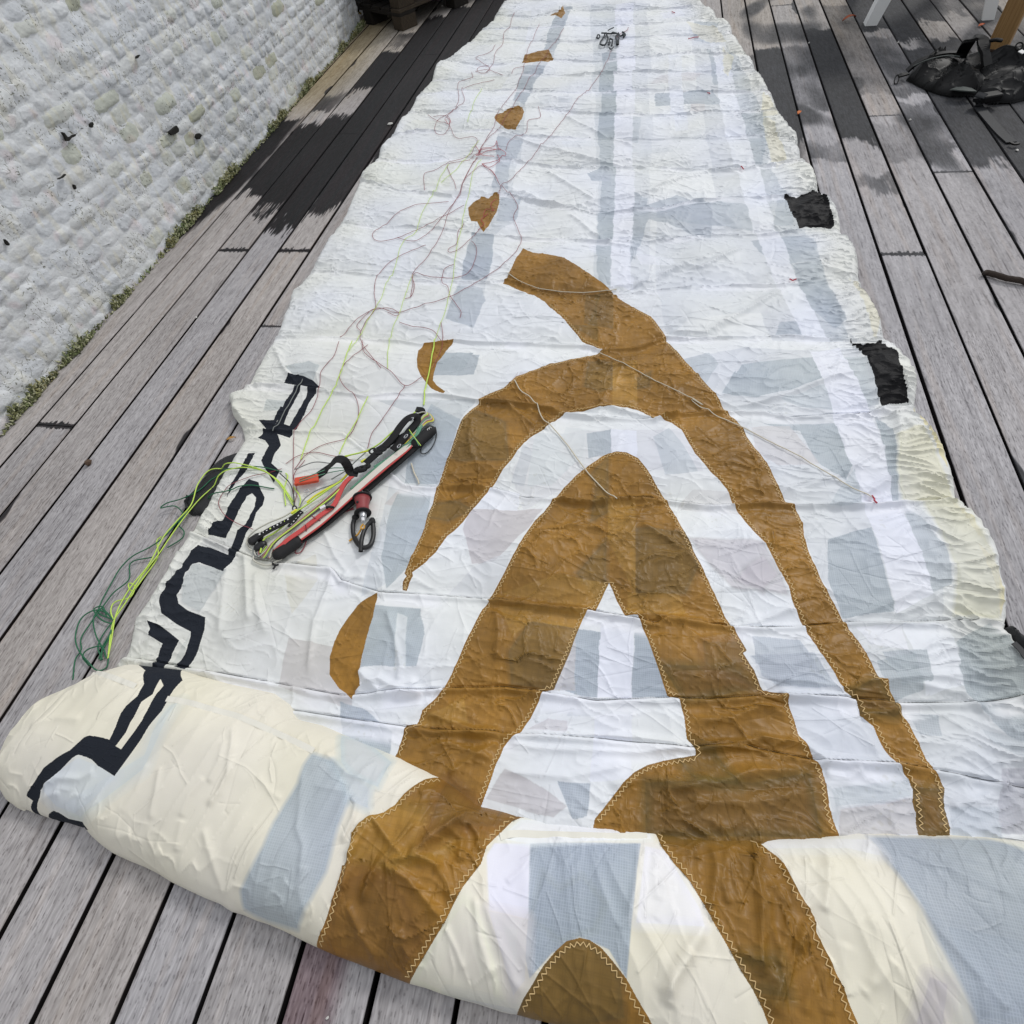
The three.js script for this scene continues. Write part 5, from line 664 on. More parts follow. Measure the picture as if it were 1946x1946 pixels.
// zigzag seams round the brown panels
{
  const cols = [], ribbon = (poly, hf, sd, inset, from) => {
    const pos = [], idx = []; let acc = 0, side = 1, prev = null; const P = [];
    for (let i = 0; i < poly.length; i++) {
      const a = poly[i], b = poly[(i + 1) % poly.length], L = Math.hypot(b[0] - a[0], b[1] - a[1]); if (L < 1e-5) continue;
      let nx = -(b[1] - a[1]) / L, nz = (b[0] - a[0]) / L; if (!pip(poly, (a[0] + b[0]) / 2 + nx * 0.002, (a[1] + b[1]) / 2 + nz * 0.002)) { nx = -nx; nz = -nz; }
      for (let s = acc; s < L; s += 0.0055) { const t = s / L, off = inset + side * 0.0032; side = -side; P.push([mix(a[0], b[0], t) + nx * off, mix(a[1], b[1], t) + nz * off]); acc = s + 0.0055 - L; }
    }
    for (let i = 0; i + 1 < P.length; i++) {
      const [x, z] = P[i], [X, Z] = P[i + 1], l = Math.hypot(X - x, Z - z); if (l > 0.03 || !from((x + X) / 2, (z + Z) / 2)) continue;
      const ux = -(Z - z) / l * 0.0007, uz = (X - x) / l * 0.0007, b = pos.length / 3;
      pos.push(x + ux, hf(x, z) + 0.0016, z + uz, x - ux, hf(x, z) + 0.0016, z - uz, X + ux, hf(X, Z) + 0.0016, Z + uz, X - ux, hf(X, Z) + 0.0016, Z - uz); idx.push(b, b + 2, b + 3, b, b + 3, b + 1);
    }
    if (!pos.length) return;
    const g = new THREE.BufferGeometry(); g.setAttribute('position', new THREE.Float32BufferAttribute(pos, 3)); g.setIndex(idx); g.computeVertexNormals(); cols.push(g);
  };
  for (const q of brownA) if (q.k === 'hook' || q.k === 'arch') ribbon(q.p, heightA, null, 0.007, (x, z) => z > -1.75 && sdB(x, z) < 0.0);
  for (const q of brownB) ribbon(q.p, (x, z) => HB(x, z) + (q.k !== 'dome' ? crumple(x, z) * 1.15 * smooth(0, 0.03, sdB(x, z)) : 0), null, 0.007, (x, z) => sdB(x, z) > 0.01);
  const thread = std({ color: rgb(206, 176, 124), roughness: 0.7 });
  for (const g of cols) { const m = mesh('zigzag_stitching', g, thread, wing); m.userData.kind = 'stuff'; }
}

// --- suspension lines lying on the cloth and the boards
const LINE = { red: std({ color: rgb(140, 58, 68), roughness: 0.6 }), pink: std({ color: rgb(178, 60, 74), roughness: 0.6 }), lime: std({ color: rgb(196, 226, 96), roughness: 0.6 }), green: std({ color: rgb(30, 98, 66), roughness: 0.6 }), cream: std({ color: rgb(206, 198, 178), roughness: 0.7 }), grey: std({ color: rgb(120, 124, 122), roughness: 0.7 }), dark: std({ color: rgb(36, 44, 50), roughness: 0.7 }) };
const LNAME = { red: 'thin dark red suspension line', pink: 'thin red suspension line', lime: 'lime green suspension line', green: 'dark green suspension line', cream: 'cream coloured cord across the panel', grey: 'grey suspension line', dark: 'dark cord' };
function draped(px, r, up = 0.002, parent = wing, name = 'suspension_line', col = 'red', lift = null) {
  const w = px.map(([x, y]) => { let h = 0.012, p; for (let k = 0; k < 3; k++) { p = at(x, y, h); h = topH(...p) + up; } return V3(p[0], 0, p[1]); });
  const c = new THREE.CatmullRomCurve3(w, false, 'centripetal', 0.5), len = c.getLength(), n = clamp(Math.round(len / 0.012), 4, 160), pts = c.getSpacedPoints(n);
  const hs = pts.map((p) => topH(p.x, p.z)); pts.forEach((p, i) => { p.y = Math.max(hs[i], (hs[Math.max(0, i - 1)] + hs[Math.min(n, i + 1)]) / 2) + up + r + (lift ? lift(i / n) : 0.0015 * (1 + sn(p.x * 9 + px[0][0], p.z * 9))); });
  const m = mesh(name, new THREE.TubeGeometry(new THREE.CatmullRomCurve3(pts), n * 2, r, 5, false), LINE[col], parent); if (parent === wing) m.userData.label = LNAME[col]; return m;
}
for (const l of [
  [905, 75, 890, 100, 875, 150, 850, 190, 840, 240, 810, 270, 790, 340, 760, 380], [1035, 130, 975, 260, 960, 330, 930, 420, 880, 510, 830, 580, 790, 680, 730, 790, 640, 950, 600, 1050, 560, 1120, 510, 1250, 440, 1360, 370, 1440, 380, 1500, 360, 1560, 330, 1570], [1165, 150, 1080, 280, 1000, 400, 900, 560, 820, 680, 740, 760, 720, 810, 650, 930, 600, 1050, 500, 1180, 380, 1265, 290, 1250],
  [1415, 255, 1360, 380, 1300, 470, 1180, 600, 1050, 760, 960, 870, 880, 950, 840, 975, 820, 1030], [770, 345, 725, 350, 712, 378, 750, 390, 775, 362, 745, 338, 715, 322, 702, 312, 780, 270, 805, 238], [450, 600, 510, 640, 560, 660, 610, 730, 690, 722, 710, 742, 650, 830, 580, 850, 500, 890, 440, 910, 433, 1000],
  [680, 380, 680, 410, 620, 430, 610, 540, 560, 600, 505, 630, 490, 690, 530, 710, 565, 662, 550, 610, 480, 615], [710, 810, 640, 850, 560, 860, 565, 910, 590, 960, 600, 1000], [700, 380, 760, 370, 800, 380, 880, 388, 905, 360, 960, 350], [800, 420, 760, 430, 640, 465, 640, 540, 600, 580, 540, 625],
  [840, 980, 900, 1040, 922, 1090, 900, 1140, 920, 1200, 940, 1250, 920, 1310, 850, 1380, 760, 1450, 660, 1510, 570, 1560, 470, 1590, 380, 1618, 290, 1640, 180, 1620, 100, 1680, 78, 1712, 100, 1740], [720, 1210, 660, 1270, 600, 1318, 560, 1325, 560, 1308, 600, 1280, 610, 1220, 640, 1180], [680, 1270, 704, 1300, 700, 1360, 660, 1440, 600, 1460, 520, 1460, 440, 1450, 380, 1440, 372, 1500, 360, 1560],
  [440, 1290, 300, 1350, 200, 1440, 170, 1530, 175, 1620, 120, 1700, 98, 1760, 115, 1820, 180, 1900, 205, 1935], [640, 1080, 420, 1190, 250, 1262, 180, 1262, 165, 1222, 280, 1150, 380, 1080, 560, 1060], [620, 1672, 625, 1640, 600, 1600, 570, 1560, 550, 1500, 528, 1490, 538, 1420, 590, 1390], [520, 1690, 530, 1770, 520, 1840, 480, 1930], [1030, 560, 1035, 620, 980, 630, 965, 700, 880, 740, 860, 790], [-10, 1770, 40, 1720, 120, 1650, 200, 1620, 260, 1622, 300, 1650, 290, 1660, 240, 1640], [300, 1690, 360, 1712, 420, 1720, 480, 1740, 520, 1790], [640, 950, 690, 900, 730, 870, 800, 920, 820, 960, 835, 990],
]) draped(A2(l), 0.00095);
for (const l of [[820, 960, 790, 900, 735, 860, 800, 850, 860, 812, 822, 780, 810, 740, 800, 770, 735, 790, 700, 822], [720, 800, 770, 790, 840, 785, 760, 800, 700, 815], [735, 860, 770, 880, 825, 850, 800, 825, 740, 815, 700, 770], [810, 1050, 780, 1080, 800, 1110, 760, 1100, 745, 1140, 770, 1120, 730, 1160, 745, 1180, 715, 1210], [540, 630, 560, 655, 570, 640, 550, 620]]) draped(A2(l), 0.0011, 0.002, wing, 'suspension_line', 'pink');
for (const l of [[1780, 0, 1750, 80, 1690, 150, 1680, 240, 1640, 350, 1560, 450, 1540, 600, 1540, 700, 1545, 860], [1932, 20, 1800, 130, 1782, 180, 1800, 228, 1860, 280, 1880, 390, 1820, 500, 1700, 540, 1600, 600, 1545, 670], [1500, 640, 1560, 602, 1640, 580, 1750, 600, 1850, 622], [1330, 985, 1240, 950, 1172, 900, 1152, 840, 1200, 760, 1300, 712, 1400, 690, 1480, 668], [1545, 860, 1560, 790, 1545, 700, 1600, 620]]) draped(A4(l), 0.00095);
for (const l of [[430, 180, 340, 232, 260, 160, 120, 60, 105, -10], [330, 230, 240, 370, 160, 480, 135, 560]]) draped(A5(l), 0.00095);
for (const l of [[735, 470, 690, 550, 660, 650], [730, 830, 690, 900, 670, 1000, 620, 1230, 590, 1400, 540, 1640, 490, 1790, 460, 1935], [560, 860, 500, 980, 440, 1080, 410, 1150, 380, 1230, 330, 1260, 280, 1400, 240, 1480, 200, 1580, 130, 1690, 40, 1840], [370, 1440, 330, 1560, 300, 1650, 260, 1760, 240, 1850, 240, 1935], [720, 740, 680, 800, 590, 900, 520, 960]]) draped(A2(l), 0.00095, 0.002, wing, 'suspension_line', 'lime');
draped(A5([490, 0, 460, 150, 440, 250, 430, 335]), 0.0022, 0.002, wing, 'suspension_line', 'lime');
for (const l of [[1850, 0, 1800, 130, 1720, 310, 1620, 500, 1580, 620], [1932, 290, 1880, 400, 1820, 500, 1780, 590]]) draped(A4(l), 0.0016, 0.002, wing, 'suspension_line', 'lime');
const arcs = (h) => (t) => h * Math.sin(Math.PI * t) ** 1.4;
for (const [l, col, h] of [
  [[1540, 860, 1470, 750, 1400, 690, 1300, 660, 1200, 665, 1120, 692, 1062, 760, 1022, 880, 950, 960, 880, 1040, 800, 1180, 690, 1310, 620, 1430, 590, 1560, 568, 1662], 'lime', 0.02], [[1540, 840, 1450, 722, 1330, 672, 1180, 702, 1082, 820, 980, 940, 900, 1050, 850, 1122, 760, 1232, 670, 1370, 602, 1470, 570, 1640], 'lime', 0.014], [[850, 1022, 826, 1040, 832, 1090, 832, 1130, 760, 1240, 700, 1312, 680, 1272, 712, 1280, 692, 1340, 602, 1370, 585, 1410, 602, 1470], 'lime', 0.004], [[1500, 860, 1495, 780, 1510, 700, 1500, 690], 'lime', 0.004], [[1560, 900, 1580, 830, 1540, 760], 'lime', 0.004],
  [[1480, 682, 1370, 660, 1250, 672, 1140, 722, 1060, 790, 970, 835, 880, 862, 852, 885, 880, 878, 930, 872, 970, 920, 942, 960, 970, 1000, 960, 1030, 880, 1080], 'green', 0.012], [[1440, 772, 1290, 756, 1180, 790, 1080, 840, 960, 930, 880, 1020, 800, 1080, 700, 1132, 640, 1190, 590, 1270, 530, 1380, 520, 1420, 602, 1460], 'green', 0.006], [[800, 1130, 690, 1160, 680, 1250, 600, 1320, 560, 1372, 480, 1480, 430, 1560, 430, 1620, 402, 1660, 385, 1772], 'green', 0.003], [[602, 1470, 560, 1422, 500, 1412, 440, 1450, 408, 1540, 418, 1610, 470, 1682, 520, 1726, 560, 1712, 572, 1660], 'green', 0.006], [[602, 1460, 530, 1402, 500, 1450, 510, 1540, 540, 1612, 530, 1672], 'green', 0.004], [[592, 1480, 540, 1462, 500, 1402, 540, 1390, 562, 1442], 'green', 0.003], [[602, 1475, 575, 1560, 540, 1620, 520, 1665], 'green', 0.002], [[560, 1660, 540, 1602, 460, 1622, 440, 1650, 470, 1700], 'green', 0.004], [[600, 1462, 580, 1540, 545, 1600, 535, 1660], 'green', 0.003], [[590, 1470, 545, 1540, 520, 1600, 540, 1668], 'green', 0.003],
]) draped(A4(l), 0.0018, 0.002, wing, 'suspension_line', col, arcs(h));
// cords sewn across the panels, with their small red ends
draped(A5([905, 202, 940, 262, 985, 290, 1020, 335, 1050, 400, 1110, 460, 1180, 540, 1250, 640, 1320, 722, 1400, 802, 1442, 830]), 0.0018, 0.002, wing, 'cord', 'cream');
draped([...A5([1350, 60, 1500, 130, 1700, 232, 1900, 345]), ...A6([180, 300, 300, 370, 480, 462, 640, 545, 800, 632, 1000, 752, 1130, 820])], 0.0015, 0.002, wing, 'cord', 'cream');
draped(A2([870, 1440, 960, 1490, 1060, 1522, 1200, 1540, 1400, 1530, 1440, 1526]), 0.0018, 0.002, wing, 'cord', 'cream');
draped(A5([365, 640, 380, 690, 402, 735, 405, 750]), 0.0022, 0.002, wing, 'cord', 'cream');
draped(A4([1590, 200, 1540, 290, 1480, 400, 1430, 465]), 0.0016, 0.003, wing, 'cord', 'grey');
for (const l of [A6([1130, 810, 1142, 830, 1136, 845, 1158, 850]), A3([700, 1470, 715, 1478, 708, 1484, 735, 1472]), A3([270, 488, 285, 492, 280, 496]), A3([445, 882, 462, 886]), A3([85, 62, 100, 72]), A3([170, 205, 225, 195])]) draped(l, 0.0022, 0.002, wing, 'line_end', 'pink');
// drawstring hems: narrow tapes of white ribbon along a few seams
for (const [l, w] of [[A7([470, 92, 600, 120, 720, 165]), 0.012], [A7([878, 228, 1000, 252, 1120, 285, 1230, 312, 1330, 352, 1440, 402, 1550, 452, 1650, 502]), 0.012], [A8([830, 950, 900, 935, 1060, 940, 1200, 945, 1400, 950, 1600, 950]), 0.012]]) {
  const p = l.map(([x, y]) => { const q = atB(x, y); return V3(q[0], HB(...q) + 0.003, q[1]); }), m = smoothLine(p, 40); m.forEach((v) => { v.y = HB(v.x, v.z) + 0.0022; });
  mesh('hem_tape', strap(m, w, 0.0012, 60), std({ color: rgb(230, 227, 215), roughness: 0.7 }), wing);
}

// --- risers folded into a bundle, on the wing
const QS = 450 / 1932, Q = (l, h = 0.03) => reg(420, 720, l, QS).map(([x, y]) => { const p = at(x, y, h); return V3(p[0], h, p[1]); });
const rest = (x, z) => { let h = 0; for (const [a, b] of [[0, 0], [0.012, 0], [-0.012, 0], [0, 0.012], [0, -0.012]]) h = Math.max(h, HA(x + a, z + b)); return Math.max(0, h - 0.008); };
const QH = (l) => { const o = []; for (let i = 0; i < l.length; i += 3) { const X = 420 + l[i] * QS, Y = 720 + l[i + 1] * QS; let h = l[i + 2], p; for (let k = 0; k < 3; k++) { p = at(X, Y, h); h = l[i + 2] + rest(...p); } o.push(V3(p[0], h, p[1])); } return o; };
const M = { black: std({ color: rgb(20, 20, 22), roughness: 0.75 }), blackShiny: std({ color: rgb(24, 24, 26), roughness: 0.42 }), web: std({ color: rgb(17, 17, 19), roughness: 0.85 }), redStrap: std({ color: rgb(196, 74, 72), roughness: 0.65 }), pale: std({ color: rgb(214, 208, 198), roughness: 0.7 }), orange: std({ color: rgb(206, 78, 52), roughness: 0.7 }), steel: std({ color: rgb(190, 192, 194), roughness: 0.3, metalness: 0.85 }), silver: std({ color: rgb(226, 227, 230), roughness: 0.45 }), white: std({ color: rgb(232, 232, 230), roughness: 0.6 }), maroon: std({ color: rgb(140, 58, 60), roughness: 0.55 }), thread: std({ color: rgb(206, 156, 66), roughness: 0.7 }), yellow: std({ color: rgb(222, 222, 60), roughness: 0.6 }), mint: std({ color: rgb(96, 150, 122), roughness: 0.6 }), cordGrey: std({ color: rgb(132, 134, 132), roughness: 0.7 }), cordPale: std({ color: rgb(196, 194, 182), roughness: 0.7 }), cordDark: std({ color: rgb(52, 54, 56), roughness: 0.7 }), cordRose: std({ color: rgb(168, 112, 108), roughness: 0.7 }), lime: LINE.lime };
{
  const t = thing('riser_bundle', 'folded bundle of black and red risers with grey cords beside the brown emblem', 'risers');
  const r = rngOf(41), mats = [M.cordGrey, M.cordPale, M.cordDark, M.cordGrey, M.cordRose, M.cordGrey, M.lime, M.cordPale, M.cordGrey, M.cordDark, M.cordGrey, M.cordRose, M.cordPale];
  // bight of cords: each turns back at the lower end and fans towards the top
  for (let i = 0; i < 13; i++) {
    const u = i / 12, j = (r() - 0.5) * 16, h = 0.022 + r() * 0.02;
    mesh('cord', tube(QH([270 + u * 150 + 30, 1330 + u * 70, 0.02, 262 + u * 140, 1400 + u * 55, 0.016, 300 + u * 95, 1450 + u * 20, 0.02, 420 + u * 30 + j, 1340 - u * 10, h, 560 + u * 70 + j, 1215 - u * 15, h + 0.006, 720 + u * 95, 1080 - u * 12 + j, h + 0.006, 860 + u * 110, 960 - u * 10 + j, h + 0.004, 1000 + u * 60, 840 + j - u * 10, 0.036]), 0.0022, 5, 6), mats[i], t);
  }
  for (let i = 0; i < 9; i++) { // loops at the upper end
    const u = i / 8, m = [M.cordGrey, M.yellow, M.cordRose, M.cordPale, M.mint, M.cordGrey, M.cordRose, M.lime, M.cordPale][i];
    mesh('cord', tube(QH([1500 - u * 30, 545 - u * 60, 0.034, 1600 - u * 20, 440 - u * 40, 0.036, 1690 - u * 40, 340 - u * 60 + 20, 0.03 + u * 0.015, 1738 - u * 60, 350 - u * 70, 0.022 + u * 0.02, 1710 - u * 60, 292 - u * 22, 0.026 + u * 0.016, 1640 - u * 50, 270 + u * 20, 0.03 + u * 0.014, 1560 - u * 60, 330 + u * 10, 0.03 + u * 0.01]), 0.0021, 5, 6), m, t);
  }
  for (const [l, m, rr] of [[[1600, 255, 0.036, 1500, 350, 0.036, 1380, 450, 0.034, 1290, 530, 0.03, 1190, 585, 0.024, 1010, 632, 0.02], M.lime, 0.0024], [[1620, 400, 0.036, 1560, 500, 0.036, 1480, 560, 0.034, 1380, 640, 0.03, 1250, 720, 0.03], M.mint, 0.004], [[1640, 380, 0.036, 1590, 480, 0.036, 1500, 580, 0.034, 1300, 700, 0.03, 1150, 820, 0.03, 1060, 900, 0.028], M.mint, 0.0035], [[1200, 590, 0.03, 1100, 610, 0.022, 1000, 640, 0.02], M.yellow, 0.002], [[1180, 600, 0.03, 1090, 680, 0.026, 1030, 740, 0.024, 900, 820, 0.022], M.cordGrey, 0.0018], [[1060, 740, 0.034, 980, 830, 0.03, 860, 900, 0.028, 760, 960, 0.026, 700, 1010, 0.024], M.yellow, 0.003], [[990, 830, 0.032, 880, 900, 0.03, 740, 1000, 0.028, 600, 1100, 0.026, 520, 1190, 0.022, 430, 1260, 0.022, 350, 1310, 0.02, 320, 1420, 0.02], M.lime, 0.0024], [[640, 1040, 0.024, 520, 1120, 0.024, 380, 1180, 0.024, 250, 1260, 0.02, 208, 1330, 0.014, 240, 1392, 0.012, 290, 1395, 0.014], M.cordPale, 0.0022], [[300, 1410, 0.014, 262, 1470, 0.013, 300, 1500, 0.013, 390, 1520, 0.013, 450, 1490, 0.014, 500, 1470, 0.014], M.cordPale, 0.0024], [[600, 740, 0.02, 760, 680, 0.024, 900, 690, 0.02], M.cordGrey, 0.0016], [[640, 1050, 0.02, 680, 980, 0.02, 780, 910, 0.02, 940, 850, 0.02, 1050, 770, 0.03], M.cordGrey, 0.0017], [[600, 1040, 0.02, 590, 940, 0.016, 560, 850, 0.014, 480, 770, 0.014], M.cordDark, 0.0016]]) mesh('cord', tube(QH(l), rr, 6, 6), m, t);
  const flat = V3(0, 1, 0);
  mesh('riser_sleeve', capsule(...QH([425, 1462, 0.02, 660, 1300, 0.024]), 0.0185, 0.8), M.black, t); mesh('riser_sleeve', capsule(...QH([1560, 560, 0.03, 1742, 395, 0.026]), 0.0185, 0.8), M.black, t);
  mesh('black_riser', strap(QH([640, 1320, 0.02, 800, 1215, 0.022, 1000, 1055, 0.024, 1300, 800, 0.026, 1600, 540, 0.028]), 0.024, 0.006), M.web, t);
  mesh('pale_riser', strap(QH([640, 1292, 0.032, 800, 1178, 0.034, 960, 1035, 0.036, 1120, 890, 0.036, 1320, 715, 0.036, 1555, 530, 0.034]), 0.02, 0.003, 40), M.pale, t);
  mesh('red_edge', tube(QH([655, 1312, 0.033, 800, 1206, 0.035, 980, 1052, 0.037, 1140, 908, 0.037, 1340, 738, 0.037, 1560, 545, 0.035, 1562, 522, 0.035]), 0.0026, 6, 6), M.redStrap, t);
  mesh('red_riser', strap(QH([440, 1412, 0.034, 540, 1318, 0.038, 660, 1232, 0.04, 800, 1122, 0.042, 920, 1030, 0.042, 965, 940, 0.042, 1010, 850, 0.042, 1080, 785, 0.04]), 0.0135, 0.003, 40), M.redStrap, t);
  mesh('buckle', new RoundedBoxGeometry(0.016, 0.006, 0.009, 2, 0.0012).applyMatrix4(new THREE.Matrix4().makeRotationY(0.75).setPosition(...QH([830, 1048, 0.05])[0])), M.silver, t);
  mesh('buckle_ring', new THREE.TorusGeometry(0.0085, 0.0038, 8, 18).rotateY(0.2).scale(1, 1, 0.9).rotateX(0.4).translate(...QH([890, 1050, 0.044])[0]), M.black, t);
  mesh('brake_toggle', capsule(...QH([225, 1345, 0.016, 340, 1270, 0.02]), 0.0135, 0.85), M.blackShiny, t); mesh('brake_toggle', capsule(...QH([275, 1400, 0.014, 370, 1330, 0.018]), 0.012, 0.85), M.blackShiny, t);
  const lt = mesh('lettered_strap', strap(QH([290, 1298, 0.026, 400, 1232, 0.03, 560, 1150, 0.03, 660, 1080, 0.03]), 0.016, 0.003), M.web, t);
  for (let i = 0; i < 9; i++) { const u = (i + 0.5) / 9, a = QH([300, 1275, 0.033])[0].lerp(QH([560, 1138, 0.0335])[0], u); mesh('printed_letter', new THREE.BoxGeometry(i % 3 === 1 ? 0.0016 : 0.0042, 0.0006, i % 4 === 2 ? 0.0022 : 0.0046).rotateY(0.6).translate(a.x, a.y, a.z), i % 4 === 3 ? M.lime : M.white, lt); }
  const lab2 = mesh('lettered_strap', strap(QH([555, 1210, 0.036, 600, 1150, 0.038, 660, 1080, 0.038]), 0.012, 0.003), M.web, t);
  for (let i = 0; i < 5; i++) { const a = QH([575, 1185, 0.041])[0].lerp(QH([650, 1092, 0.041])[0], i / 4); mesh('printed_letter', new THREE.BoxGeometry(0.0042, 0.0006, 0.0012 + (i % 2) * 0.0012).rotateY(0.7 + (i % 2) * 0.5).translate(a.x, a.y, a.z), M.white, lab2); }
  for (const [a, b] of [[455, 1428], [475, 1412], [1692, 412], [1706, 400]]) mesh('printed_letter', new THREE.TorusGeometry(0.0032, 0.0008, 5, 12, 4.6).rotateX(-Math.PI / 2).translate(...QH([a, b, a < 1000 ? 0.0335 : 0.0425])[0]), M.white, t);
  // upper webbing, doubled and knotted
  mesh('webbing', strap(QH([1180, 690, 0.04, 1290, 590, 0.046, 1400, 480, 0.05, 1470, 380, 0.054, 1530, 320, 0.056, 1590, 305, 0.052, 1600, 345, 0.044, 1540, 420, 0.042, 1480, 500, 0.042, 1400, 580, 0.04]), 0.023, 0.003, 60), M.web, t);
  mesh('webbing', strap(QH([1250, 600, 0.034, 1380, 520, 0.036, 1560, 420, 0.036, 1640, 260, 0.034, 1590, 250, 0.036]), 0.02, 0.005, 40), M.web, t);
  for (const [x, y, s, q] of [[1150, 735, 0.016, 0.3], [1110, 745, 0.013, 1.1], [1190, 715, 0.012, 0.6], [1320, 575, 0.012, 0.5], [1350, 548, 0.013, 0.5], [1290, 605, 0.011, 0.5]]) mesh('knot', new THREE.TorusGeometry(s * 0.62, s * 0.42, 8, 16).rotateX(1.2).rotateY(q).translate(...QH([x, y, 0.042])[0]), M.web, t);
  mesh('carabiner_loop', new THREE.TorusGeometry(0.0105, 0.003, 8, 20).scale(1, 0.8, 1).rotateX(-1.1).rotateY(0.5).translate(...QH([1240, 590, 0.045])[0]), M.blackShiny, t);
  for (const [a, b] of [[1555, 330], [1508, 468], [1452, 548]]) mesh('metal_link', new THREE.TorusGeometry(0.0042, 0.0014, 6, 14).scale(1, 1.5, 1).rotateX(-1.2).rotateY(-0.8).translate(...QH([a, b, 0.056])[0]), M.steel, t);
  mesh('orange_tag', new RoundedBoxGeometry(0.07, 0.011, 0.027, 3, 0.003).applyMatrix4(new THREE.Matrix4().makeRotationY(0.3).setPosition(...QH([700, 826, 0.026])[0])), M.orange, t);
  for (const s of [-1, 1]) { const c = QH([700, 826, 0.0312])[0]; mesh('tag_stitching', new THREE.BoxGeometry(0.06, 0.0008, 0.0014).rotateY(0.3 + s * 0.34).translate(c.x, c.y, c.z + 0), std({ color: rgb(120, 36, 26), roughness: 0.8 }), t); }
  mesh('tag_webbing', strap(QH([790, 790, 0.028, 860, 740, 0.036, 905, 690, 0.062, 950, 655, 0.078, 1000, 665, 0.078, 1030, 705, 0.064, 1060, 760, 0.044, 1120, 770, 0.04]), 0.026, 0.0026, 40), M.web, t);
  for (const s of [-8, 8]) mesh('tag_cord', tube(QH([640, 830 + s, 0.034, 800, 775 + s * 1.6, 0.034, 900, 745 + s * 2, 0.034, 1010, 735 + s, 0.03]), 0.0014, 5, 5), M.mint, t);
  mesh('black_cord_loop', tube(QH([1748, 392, 0.02, 1758, 440, 0.013, 1752, 490, 0.012, 1722, 555, 0.012, 1670, 608, 0.012, 1636, 608, 0.012, 1632, 570, 0.013, 1650, 540, 0.02]), 0.0017, 6, 8), M.cordDark, t);
  mesh('tied_thread', tube(QH([1535, 415, 0.046, 1580, 480, 0.048, 1630, 545, 0.04]), 0.0013, 5, 5), M.lime, t); mesh('tied_thread', tube(QH([1540, 440, 0.046, 1590, 500, 0.048, 1615, 545, 0.04]), 0.0011, 5, 5), M.mint, t);
  for (const l of [[420, 1500, 0.014, 440, 1530, 0.013, 425, 1552, 0.013], [420, 1515, 0.014, 450, 1520, 0.015, 470, 1515, 0.013]]) mesh('cord_end', tube(QH(l), 0.0026, 6, 5), M.black, t);
  for (const l of [[690, 1190, 0.05, 700, 1290, 0.024, 680, 1370, 0.012, 640, 1420, 0.012, 605, 1418, 0.012, 625, 1370, 0.012, 660, 1330, 0.03], [740, 1120, 0.05, 830, 1165, 0.03, 900, 1140, 0.014, 1000, 1090, 0.012, 1080, 1050, 0.012], [930, 1110, 0.014, 1010, 1085, 0.012, 1085, 1060, 0.012]]) mesh('cord', tube(QH(l), 0.0015, 5, 8), LINE.red, t);
  mesh('grey_link', new THREE.TorusGeometry(0.006, 0.0014, 6, 16).rotateX(-1.3).translate(...QH([700, 915, 0.018])[0]), M.steel, t); mesh('line_shackle', new THREE.TorusGeometry(0.006, 0.0022, 6, 16).rotateX(-1.0).translate(...QH([600, 1055, 0.026])[0]), M.cordDark, t); mesh('yellow_sleeve', capsule(...QH([570, 1100, 0.028, 620, 1065, 0.028]), 0.0035), M.yellow, t); mesh('yellow_sleeve', capsule(...QH([1140, 680, 0.034, 1190, 655, 0.034]), 0.004), M.yellow, t);
}
